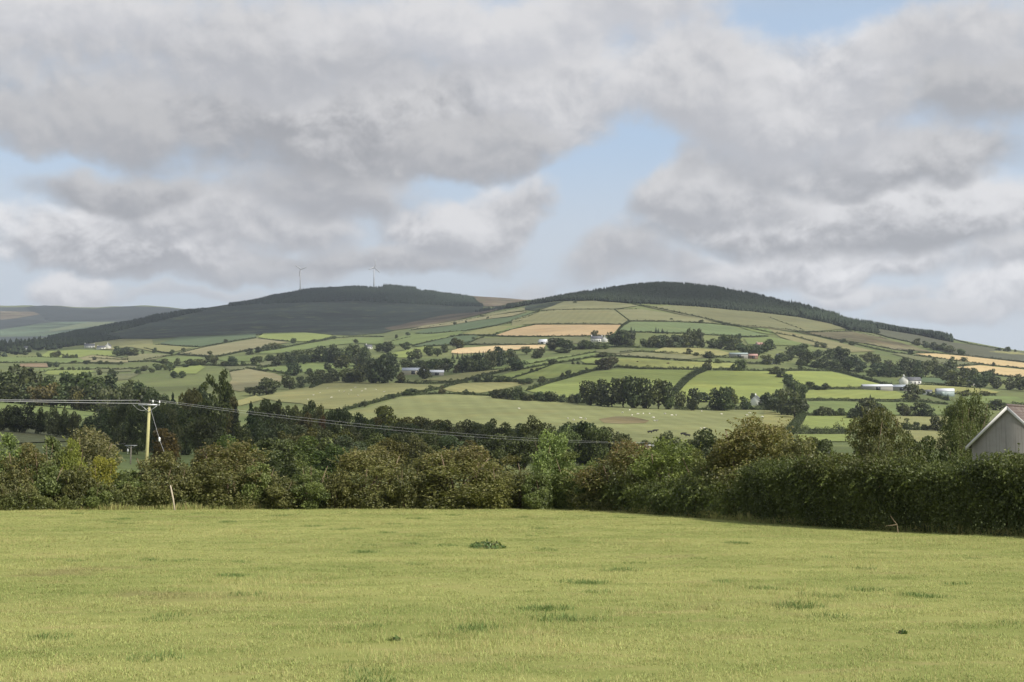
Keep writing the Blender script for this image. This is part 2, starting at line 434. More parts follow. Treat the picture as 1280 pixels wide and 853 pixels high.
# field colours (turf, stubble, heath)
G1 = (0.170, 0.230, 0.050); G2 = (0.125, 0.180, 0.046); G3 = (0.115, 0.140, 0.050); GD = (0.080, 0.125, 0.045)
YG = (0.180, 0.205, 0.062); YT = (0.210, 0.205, 0.088); TA = (0.190, 0.180, 0.100); TB = (0.160, 0.162, 0.085)
SO = (0.330, 0.245, 0.140); SB = (0.450, 0.350, 0.200); S2 = (0.400, 0.310, 0.165); PK = (0.200, 0.150, 0.095)
HM = (0.036, 0.054, 0.027); HP = (0.115, 0.095, 0.064); HB = (0.110, 0.100, 0.060); FD = (0.075, 0.120, 0.050)
FIELDS = [
 # far hill behind
 ((0.045,0.062,0.040), [(-40,386),(0,385),(40,384.5),(80,385),(120,386.5),(160,383.5),(200,384.5),(236,388.5),(200,399),(160,405),(110,414),(60,422),(0,430),(-40,430)]),  # base colour kept dark, standing in for cloud shade on this hill
 (FD, [(0,413),(60,404),(110,403),(145,404),(110,412),(60,421),(0,422)]),
 ((0.12,0.16,0.06), [(110,403.5),(146,403),(120,409),(108,410),(60,416),(62,413)]),
 (HP, [(0,390),(45,391),(50,394),(20,399),(0,401)]),
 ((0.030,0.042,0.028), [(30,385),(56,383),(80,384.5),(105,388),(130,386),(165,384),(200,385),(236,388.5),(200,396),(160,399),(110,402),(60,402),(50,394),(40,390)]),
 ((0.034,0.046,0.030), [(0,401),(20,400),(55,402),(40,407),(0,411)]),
 # moor and heath
 (HM, [(90,427),(120,412),(160,404),(200,398),(240,390),(290,384),(320,382),(350,380),(400,379),(440,376),(500,380),(560,383),(604,384),(600,390),(560,399),(530,405),(500,412),(480,417),(440,420),(400,418.5),(330,417.5),(250,420.5),(190,424),(140,424)]),
 (HM, [(240,388),(290,381),(320,375),(350,369),(380,363),(410,360.5),(440,359.5),(520,363.5),(560,368.5),(590,372),(604,383),(560,384),(500,381),(440,377),(400,380),(350,381),(290,384.5)]),
 (HP, [(585,371),(620,373),(640,374.5),(660,376.5),(640,380),(622,384),(606,384)]),
 (HP, [(480,411),(500,407),(540,398),(560,394),(600,391),(625,387),(612,391),(570,401),(520,410),(490,414)]),
 (HM, [(650,387),(664,381),(680,380),(705,377.5),(690,384),(668,389)]),
 # left: round the white farms
 (G1, [(50,447),(60,440),(100,438),(141,439.5),(141,446),(115,444.5),(97,448)]),
 (G2, [(0,447),(20,447),(50,447.5),(97,448.5),(112,450),(110,454),(75,455),(0,454)]),
 (TA, [(97,448.5),(115,445),(160,448),(160,454),(112,453.5)]),
 (PK, [(25,455.5),(60,455),(60,460),(25,459)]),
 (G2, [(50,461),(120,460),(150,462),(125,466),(50,465)]),
 (G1, [(55,468),(60,464),(118,463),(115,466),(92,470),(60,469)]),
 (G3, [(105,462),(160,460),(165,465),(125,466)]),
 (YG, [(110,431),(140,425),(190,425),(192,433),(150,436),(141,438),(120,437)]),
 (G3, [(142,470),(160,467),(180,466),(160,475),(143,476)]),
 (GD, [(200,430),(225,422),(270,421),(320,418),(320,423),(290,427),(250,434),(225,433)]),
 (YG, [(165,435),(198,432),(225,434),(240,436),(215,441),(190,440)]),
 (TA, [(222,442),(250,436),(285,430),(322,424),(361,429),(350,430.5),(335,435),(320,436),(290,442),(270,446),(225,444)]),
 (G1, [(322,423),(330,417.5),(380,416.5),(415,420),(410,424),(380,428),(360,427),(335,425)]),
 (TB, [(160,444),(190,443),(210,444),(195,450),(170,452),(160,452)]),
 (G2, [(192,452),(210,447),(250,447),(255,450),(235,452),(215,455)]),
 (G2, [(272,450),(280,448),(315,445),(316,452),(280,452)]),
 (G1, [(212,462),(250,457),(256,460),(245,468),(230,468),(214,467)]),
 (G3, [(280,459),(320,458),(320,463),(285,463)]),
 (TA, [(287,466),(310,462),(320,464),(345,468),(353,472),(350,480),(330,478),(318,486),(300,490),(282,487),(290,475)]),
 (G2, [(320,440),(345,437),(375,432),(400,428),(440,424),(442,430),(400,434),(370,440),(340,443),(320,443)]),
 (G2, [(440,424),(480,423),(480,430),(470,431),(445,430)]),
 (G2, [(322,461),(345,460),(370,455),(405,453),(430,454),(448,457),(445,461),(410,465),(380,466),(360,469),(335,466)]),
 (G3, [(325,453),(343,452),(343,457),(325,459)]),
 (YG, [(405,478),(430,477),(480,479),(540,482),(560,482),(540,487),(510,491),(480,500),(450,508),(430,513),(405,512),(390,508),(375,505),(350,503),(322,497),(345,492),(380,486)]),
 (YT, [(285,505),(320,495),(330,500),(300,508)]),
 ((0.172,0.208,0.062), [(430,516),(460,510),(500,498),(530,494.5),(560,493.5),(610,496),(640,499),(680,501),(720,506),(760,510),(830,512),(880,513),(960,513.5),(985,520),(984,532),(960,548),(900,554),(850,556),(760,556),(700,553),(640,545),(560,530),(490,528),(450,525)]),
 (YT, [(552,488),(575,480),(640,478),(660,480),(625,488),(600,492),(570,491)]),
 (YG, [(525,476),(580,467),(622,463),(625,465),(600,470),(580,476),(560,477)]),
 (G2, [(590,462),(630,455),(640,456),(630,461),(610,463)]),
 (G1, [(488,443),(520,436),(533,433),(545,435),(530,441),(525,446),(510,448),(490,448)]),
 (SB, [(565,439),(575,436),(620,433),(640,432.5),(682,432),(680,437),(640,438),(620,441),(600,442),(575,443),(564,442)]),
 (GD, [(518,417),(535,412),(560,408.5),(600,401.5),(640,397),(668,391),(660,397),(640,402),(620,407),(580,414),(540,418)]),
 (G2, [(488,427),(510,418),(540,418.5),(580,414.5),(575,419),(540,427),(515,432),(490,432)]),
 (GD, [(515,434),(560,423),(580,419),(600,419),(590,427),(565,432),(540,433)]),
 (YG, [(578,418),(600,413),(620,409),(640,408),(655,407),(630,415),(615,419),(590,419)]),
 (G3, [(585,431),(600,424),(640,423),(675,423),(672,431),(640,432),(600,432)]),
 (TA, [(512,413),(530,408),(570,402),(600,397),(640,392),(660,390),(640,396),(600,401),(560,408)]),
 (TB, [(600,395),(620,391),(640,388),(656,385.5),(656,389),(640,391),(610,396)]),
 ((0.160,0.180,0.062), [(640,401),(657,396),(675,390),(700,388),(768,388),(785,401),(778,406),(740,406),(670,405.5),(640,408)]),
 (TB, [(675,388.5),(690,384),(705,378),(740,377),(780,380),(798,383),(770,387),(720,387)]),
 (SO, [(620,420),(640,413),(670,407),(776,407),(772,412),(765,420),(720,420.5),(640,421)]),
 (G2, [(618,417),(640,409.5),(668,406),(640,412),(625,418)]),
 (TB, [(770,388),(800,387.5),(840,393),(880,400),(896,405),(850,403),(800,402),(788,402),(775,392)]),
 ((0.135,0.138,0.072), [(806,384),(850,383),(920,388),(960,393),(1000,398),(1040,406),(1058,412),(1020,415),(990,415),(960,411),(930,409),(900,404),(860,396),(830,389)]),
 ((0.112,0.165,0.052), [(775,410),(790,403.5),(840,403.5),(890,406),(920,410),(950,418),(960,420),(940,421),(900,420),(860,417),(790,415),(775,414)]),
 (G2, [(925,409.5),(960,412),(972,418),(960,418.5),(940,415)]),
 ((0.160,0.175,0.060), [(960,411.5),(985,416),(1020,422),(1060,432),(1095,440),(1065,441),(1040,437),(1000,430),(975,422)]),
 (G2, [(930,424),(960,422),(985,426),(1015,432),(1005,436),(990,433),(965,432),(935,431)]),
 (HB, [(1000,417),(1040,416),(1065,415.5),(1090,418.5),(1120,428),(1145,435),(1165,441),(1140,439),(1120,438),(1080,430),(1040,424),(1010,418.5)]),
 (G3, [(1065,416),(1095,419),(1110,424),(1085,420.5)]),
 (G3, [(1130,442.5),(1180,449),(1222,455),(1215,458),(1195,458),(1170,455),(1150,452),(1130,447),(1115,443)]),
 (S2, [(1143,443),(1170,443),(1210,446.5),(1280,454.5),(1380,464),(1380,471),(1280,461),(1230,456.5),(1195,451.5)]),
 (S2, [(1194,460),(1225,457.5),(1280,463),(1380,473),(1380,484),(1280,473),(1250,470),(1225,466)]),
 ((0.075,0.090,0.042), [(1075,409),(1120,413.5),(1160,421),(1190,429),(1215,432),(1260,439),(1280,441.5),(1400,452),(1400,464),(1280,453),(1210,445.5),(1180,441),(1150,431),(1110,422),(1085,414)]),
 (YT, [(1228,440),(1250,439),(1280,442),(1290,445),(1262,444)]),
 (G3, [(690,422),(735,422),(745,428),(700,432),(675,432)]),
 (G2, [(645,456),(653,451),(700,446),(745,442),(742,447),(715,452),(690,455),(660,461),(640,463)]),
 (G1, [(615,474),(640,466),(680,458),(700,456),(752,457.5),(750,461),(715,468),(690,474),(650,475),(635,474.5)]),
 (G1, [(725,451),(740,448),(752,449),(752,456),(730,455)]),
 ((0.205,0.250,0.058), [(770,449),(800,449),(840,452),(890,454),(925,455),(925,460),(880,462),(870,462),(800,461),(770,459),(773,452)]),
 (G3, [(740,440),(770,436),(795,436),(790,441),(770,443)]),
 (TB, [(765,444),(800,441),(860,445),(890,447),(860,450),(800,447)]),
 (YT, [(815,440),(830,435.5),(870,436),(900,439),(915,443),(900,446),(870,446),(840,443)]),
 (G1, [(655,488),(700,477),(740,466),(770,462.5),(870,463.5),(860,468),(850,475),(842,485),(800,486),(760,492),(735,495),(720,497),(705,498),(690,495),(665,491)]),
 ((0.185,0.245,0.050), [(848,492),(865,472),(885,464.5),(960,465),(965,466),(980,475),(978,490),(960,500),(920,505),(900,503),(870,503),(853,500)]),
 ((0.185,0.245,0.050), [(975,470),(985,465),(1040,465.5),(1065,472),(1100,481),(1090,484),(1040,485),(1010,485),(1000,480)]),
 ((0.180,0.235,0.050), [(1007,489),(1040,488),(1075,488),(1120,490),(1140,497),(1120,500),(1007,499)]),
 (G2, [(1008,503),(1040,502.5),(1075,504),(1072,510),(1060,518),(1010,518)]),
 (G1, [(1000,538),(1008,521),(1060,521),(1076,530),(1060,538),(1010,537)]),
 (G1, [(997,544),(1062,544),(1060,553),(1000,553)]),
 ((0.200,0.225,0.062), [(956,514),(985,520),(999,521),(992,533),(980,547),(950,549)]),
 (G2, [(1095,503.5),(1130,504),(1185,508),(1180,519),(1160,520.5),(1105,519)]),
 (YG, [(1112,521),(1185,522),(1185,535),(1160,537.5),(1125,535)]),
 (YG, [(1125,538.5),(1185,539),(1195,565),(1170,563),(1150,556)]),
 ((0.210,0.240,0.062), [(1148,482),(1190,484),(1230,487),(1250,491),(1245,492.5),(1190,493),(1150,490)]),
 (G2, [(1205,497),(1230,496),(1270,497),(1280,501),(1330,505),(1330,510),(1240,505.5),(1210,505)]),
 (GD, [(1122,476),(1150,478),(1185,481),(1190,475),(1150,472),(1130,472)]),
 (G2, [(-60,505),(0,503),(20,503),(70,505),(125,510),(115,520),(100,527),(60,525),(0,520),(-60,519)]),
 (G3, [(-60,530),(0,531),(40,532),(90,536),(110,541),(100,552),(0,556),(-60,556)]),
 (G2, [(115,547),(255,545),(262,596),(105,596)]),
]
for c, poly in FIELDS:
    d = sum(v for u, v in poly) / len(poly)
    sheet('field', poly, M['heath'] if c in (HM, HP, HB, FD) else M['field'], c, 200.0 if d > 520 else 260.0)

# bare peaty patch in the big pasture and a stony track
sheet('bare_soil_patch', [(748,525),(770,521.5),(790,522),(812,527),(806,530),(775,531),(755,530)], M['heath'], (0.125, 0.110, 0.060), 300)

# ------------------------------------------------------------------ hay-meadow turf in the foreground
def shift_(nt, v, d):
    n = nt.nodes.new('ShaderNodeVectorMath'); n.operation = 'ADD'; nt.links.new(v, n.inputs[0]); n.inputs[1].default_value = d; return n.outputs[0]
def turf_material(name, inst):
    m, nt, N, L = new_mat(name)
    p = position(nt)
    mp = N.new('ShaderNodeMapping'); mp.inputs['Scale'].default_value = (0.5, 1.0, 1.0); L.new(p, mp.inputs['Vector'])
    n1 = noise(nt, mp.outputs[0], 0.35, 5, 0.65, 0.5); n2 = noise(nt, mp.outputs[0], 1.7, 4, 0.65, 0.3)
    c = mixc(nt, maprange(nt, n1, 0.35, 0.65, 0, 1, True), (0.282, 0.335, 0.106), (0.388, 0.421, 0.150))
    c = mixc(nt, maprange(nt, n2, 0.52, 0.72, 0, 0.55, True), c, (0.430, 0.395, 0.180))
    c = mixc(nt, maprange(nt, n2, 0.28, 0.44, 0.55, 0, True), c, (0.180, 0.245, 0.062))
    # thin, worn places where earth and dead thatch show
    wn = noise(nt, shift_(nt, p, (40, 7, 0)), 0.22, 4, 0.6, 0.8)
    c = mixc(nt, maprange(nt, wn, 0.60, 0.74, 0, 0.6, True), c, (0.250, 0.215, 0.105))
    if inst:
        t = attr(nt, 'tint')
        c = mixc(nt, 1.0, c, maprange(nt, t, 0, 1, 0.55, 1.40), 'MULTIPLY')
        c = mixc(nt, attr(nt, 'rust'), c, (0.52, 0.43, 0.20))
        if inst == 2: c = mixc(nt, t, (0.085, 0.145, 0.040), (0.195, 0.265, 0.080))
        b = princ(nt, c, 0.6, 0.2)
        tr = N.new('ShaderNodeBsdfTranslucent'); L.new(c, tr.inputs['Color'])
        mx = N.new('ShaderNodeMixShader'); mx.inputs[0].default_value = 0.35
        L.new(b.outputs[0], mx.inputs[1]); L.new(tr.outputs[0], mx.inputs[2]); _out(nt, mx.outputs[0])
    else:
        c = mixc(nt, 1.0, c, (0.62, 0.58, 0.55), 'MULTIPLY')
        _out(nt, princ(nt, c, 0.95, 0.05).outputs[0])
    return m
M['turf'] = turf_material('meadow_turf', False)
M['blade'] = turf_material('grass_blades', 1); M['lush'] = turf_material('lush_grass_blades', 2)
LINE = [near_hit(-700, 638), near_hit(0, 639), near_hit(345, 637.5), near_hit(690, 634), near_hit(860, 648), near_hit(960, 656.5), near_hit(1120, 666), near_hit(1280, 673), near_hit(1560, 688), near_hit(2100, 720)]
def meadow():
    # sheet between the camera and the foot of the hedges, 4 mm over the ground
    pl = [(p.x*1.02, p.y + 1.2) for p in LINE]
    xs = np.linspace(-45, 30, 80)
    edge = np.interp(xs, [p[0] for p in pl], [p[1] for p in pl])
    ts = np.linspace(0, 1, 70)
    V = np.zeros((len(ts), len(xs), 3))
    for i, t in enumerate(ts):
        y = -12 + (edge + 12) * t
        V[i, :, 0] = xs; V[i, :, 1] = y; V[i, :, 2] = ground(xs, y) + 0.03
    nr, nc = V.shape[:2]
    i = (np.arange(nr-1)[:, None]*nc + np.arange(nc-1)[None]).ravel()
    f = np.stack([i, i+1, i+nc+1, i+nc], 1)
    tag(link(bpy.data.objects.new('field', raw_mesh('field', V.reshape(-1, 3), f.ravel(), np.full(len(f), 4), [M['turf']], smooth=True))), kind='structure')
meadow()
def tuft(name, rng, n, rad, h0, h1, wid, straw, lean=0.5, mat='blade'):
    vs, fs, ti, ru = [], [], [], []
    for k in range(n):
        a = rng.random()*2*math.pi; r = rad*math.sqrt(rng.random())
        p = np.array([r*math.cos(a), r*math.sin(a), -0.005])
        h = rng.uniform(h0, h1); s = rng.random() < straw
        if s: h *= 1.25
        d = rng.random()*2*math.pi; q = np.array([math.cos(d), math.sin(d), 0])
        w = np.array([-q[1], q[0], 0]) * wid * (0.6 if s else 1) * rng.uniform(0.7, 1.3)
        ln = lean*rng.uniform(0.2, 1.3)
        m = p + q*h*ln*0.35 + np.array([0, 0, h*0.62]); t = p + q*h*ln + np.array([0, 0, h*(1.0 - 0.25*ln)])
        b = len(vs)
        vs += [p-w, p+w, m+w*0.75, m-w*0.75, t]
        fs += [(b, b+1, b+2, b+3), (b+3, b+2, b+4)]
        x = rng.random(); ti += [x, x]; ru += [float(s)*rng.uniform(0.5, 1)]*2
    me = raw_mesh(name, vs, [i for f in fs for i in f], [len(f) for f in fs], [M[mat]], None, {'tint': ti, 'rust': ru})
    return bpy.data.objects.new(name, me)
def grass():
    rng = np.random.default_rng(5)
    protos = bpy.data.collections.new('grass_tufts')
    for k in range(4): protos.objects.link(tuft('grass_tuft_a%d' % k, rng, 120, 0.24, 0.012, 0.036, 0.0020, 0.16, 1.3))
    for k in range(2): protos.objects.link(tuft('grass_tuft_b%d' % k, rng, 75, 0.22, 0.03, 0.075, 0.0018, 0.5, 1.3))
    for k in range(2): protos.objects.link(tuft('grass_tuft_c%d' % k, rng, 95, 0.20, 0.025, 0.065, 0.0024, 0.02, 0.9, 'lush'))
    P = []
    xe = [p.x for p in LINE]; ye = [p.y for p in LINE]
    for y0 in np.arange(6.5, 62, 0.5):
        hw = 0.37*(y0+0.5) + 4
        rate = max(7.0, 30*(9/y0)**0.75)
        n = rng.poisson(rate*hw*2*0.5)
        x = rng.uniform(-hw, hw, n); y = y0 + rng.random(n)*0.5
        ok = y < np.interp(x, xe, ye) + 0.2
        P.append(np.stack([x[ok], y[ok]], 1))
    P = np.concatenate(P); n = len(P)
    lush = np.zeros(n); scl = rng.uniform(0.75, 1.25, n) * (1 + np.clip((P[:, 1]-20)/40, 0, 1)*0.35)
    for (u, v, w, s) in [(708,782,44,1.7),(660,767,36,1.1),(770,713,40,1.2),(965,738,36,1.2),(1000,763,40,1.3),(1085,741,34,1.0),(900,727,44,1.1),(740,730,40,0.9),(683,766,20,1.1),(1275,789,40,1.4),(1040,780,36,1.0),(195,800,26,1.0),(300,722,36,0.9),(85,706,30,0.9),(350,646,40,1.1),(440,664,40,0.9),(480,668,30,0.9),(1090,760,30,0.8),(30,720,30,0.8),(560,735,40,0.7),(240,812,36,0.9),(1180,815,40,0.9),(850,790,30,0.8)]:
        c = near_hit(u, v); rx = 0.5*w/F*c.y; ry = rx*1.2
        q = np.exp(-(((P[:, 0]-c.x)/rx)**2 + ((P[:, 1]-c.y)/ry)**2) * 1.4)
        lush = np.maximum(lush, q*min(1, 0.75*s)); scl *= 1 + 0.25*q*s
    # small rank tufts dotted over the whole meadow
    for k in range(110):
        cy = 9 + 48*rng.random()**0.8; cx = rng.uniform(-0.36, 0.36)*cy; rr = rng.uniform(0.08, 0.30)
        q = np.exp(-(((P[:, 0]-cx)/rr)**2 + ((P[:, 1]-cy)/rr)**2)); lush = np.maximum(lush, q*rng.uniform(0.3, 0.9)); scl *= 1 + q*0.15
    z = ground(P[:, 0], P[:, 1]) + 0.03
    me = bpy.data.meshes.new('grass'); me.vertices.add(n)
    me.vertices.foreach_set('co', np.column_stack([P, z]).astype(np.float32).ravel())
    def pa(name, typ, data, key):
        a = me.attributes.new(name, typ, 'POINT'); a.data.foreach_set(key, data)
    pa('lush', 'FLOAT', lush.astype(np.float32), 'value'); pa('scl', 'FLOAT', scl.astype(np.float32), 'value')
    rot = np.zeros((n, 3), np.float32); rot[:, 2] = rng.random(n)*6.283; rot[:, 0] = rng.normal(0, 0.06, n)
    pa('rotv', 'FLOAT_VECTOR', rot.ravel(), 'vector')
    straw = (np.sin(P[:, 0]*0.9+2)*np.sin(P[:, 1]*0.55) + rng.normal(0, 0.6, n)) > 0.75
    idx = np.where(straw & (lush < 0.2), rng.integers(4, 6, n), rng.integers(0, 4, n)).astype(np.int32)
    idx = np.where(rng.random(n) < lush*1.1, rng.integers(6, 8, n), idx).astype(np.int32)
    pa('idx', 'INT', idx, 'value')
    o = link(bpy.data.objects.new('grass', me)); tag(o, kind='stuff')
    ng = bpy.data.node_groups.new('grass_scatter', 'GeometryNodeTree')
    ng.interface.new_socket('Geometry', in_out='INPUT', socket_type='NodeSocketGeometry')
    ng.interface.new_socket('Geometry', in_out='OUTPUT', socket_type='NodeSocketGeometry')
    N, L = ng.nodes, ng.links
    gi, go = N.new('NodeGroupInput'), N.new('NodeGroupOutput')
    iop = N.new('GeometryNodeInstanceOnPoints'); ci = N.new('GeometryNodeCollectionInfo')
    ci.inputs['Collection'].default_value = protos; ci.inputs['Separate Children'].default_value = True; ci.inputs['Reset Children'].default_value = True
    iop.inputs['Pick Instance'].default_value = True
    def na(name, t):
        a = N.new('GeometryNodeInputNamedAttribute'); a.data_type = t; a.inputs['Name'].default_value = name
        return [s for s in a.outputs if s.enabled and s.name == 'Attribute'][0]
    L.new(gi.outputs[0], iop.inputs['Points']); L.new(ci.outputs[0], iop.inputs['Instance'])
    L.new(na('idx', 'INT'), iop.inputs['Instance Index']); L.new(na('rotv', 'FLOAT_VECTOR'), iop.inputs['Rotation']); L.new(na('scl', 'FLOAT'), iop.inputs['Scale'])
    L.new(iop.outputs[0], go.inputs[0])
    mod = o.modifiers.new('scatter', 'NODES'); mod.node_group = ng
grass()
# ------------------------------------------------------------------ hedgerows between the far fields
def strip_cards(rng, pts, h, w, card, dens_k=1.0, gap=0.0):
    """leafy strip along ground points"""
    P = np.array([tuple(p) for p in pts]); seg = np.linalg.norm(np.diff(P, axis=0), axis=1); cum = np.concatenate([[0], np.cumsum(seg)])
    Ln = cum[-1]
    n = int(Ln * (2*h + w) / (card*card*0.55) * 1.05 * dens_k) + 45
    s = rng.random(n) * Ln
    # uneven top: bushes of different height, some gaps
    ph = rng.random(4)*6.28; k = 2*math.pi/np.array([23.0, 11.0, 6.1, 3.3])
    prof = lambda s: np.clip(0.78 + 0.20*np.sin(s*k[0]+ph[0]) + 0.20*np.sin(s*k[1]+ph[1]) + 0.16*np.sin(s*k[2]+ph[2]) + 0.10*np.sin(s*k[3]+ph[3]), 0.5, 1.4)
    hh = h * prof(s)
    ang = rng.random(n)*math.pi; r = np.sqrt(rng.uniform(0.25, 1, n))
    off = np.cos(ang)*r*w*0.5; z = (np.sin(ang)*r) * hh
    z = np.where(rng.random(n) < 0.4, rng.random(n)*hh*0.8, z)
    x = np.interp(s, cum, P[:, 0]); y = np.interp(s, cum, P[:, 1]); g = np.interp(s, cum, P[:, 2])
    i = np.clip(np.searchsorted(cum, s)-1, 0, len(seg)-1); d = (P[i+1]-P[i])/np.maximum(seg[i], 1e-6)[:, None]
    nx, ny = -d[:, 1], d[:, 0]
    c = np.stack([x + nx*off, y + ny*off, g + z], 1)
    nrm = unit(np.stack([nx*np.cos(ang), ny*np.cos(ang), np.sin(ang)], 1) + rng.normal(0, 0.6, (n, 3)))
    q = cards(c, nrm, card*rng.uniform(0.7, 1.3, n), rng, 0.75)
    t = np.clip(0.4 + 0.25*np.sin(s*k[1]*0.7+ph[2]) + rng.normal(0, 0.22, n), 0, 1)
    return q, t
HEDGE_N = [0]
def hedgerow(pix, h, label, col=(0.72, 0.78, 0.75), w=None, dmin=180.0, group='hedgerows between the valley fields', dk=1.0):
    HEDGE_N[0] += 1
    rng = np.random.default_rng(100 + HEDGE_N[0])
    pts = [hit(u, v, dmin) for u, v in dens(pix, 4.0, False)]
    dist = float(np.mean([p.y for p in pts]))
    card = min(1.5, max(0.45, dist*0.00062))
    q, t = strip_cards(rng, pts, h, w or h*1.0, card, dk)
    base = pts[0]
    q = q - np.array(tuple(base))
    o = link(bpy.data.objects.new('hedgerow', card_mesh('hedgerow', q, t, M['leaf'])))
    o.location = base
    j = rng.uniform(0.85, 1.15)
    o.color = (col[0]*j, col[1]*j, col[2]*j, 0)
    return tag(o, label, 'hedgerow', group)
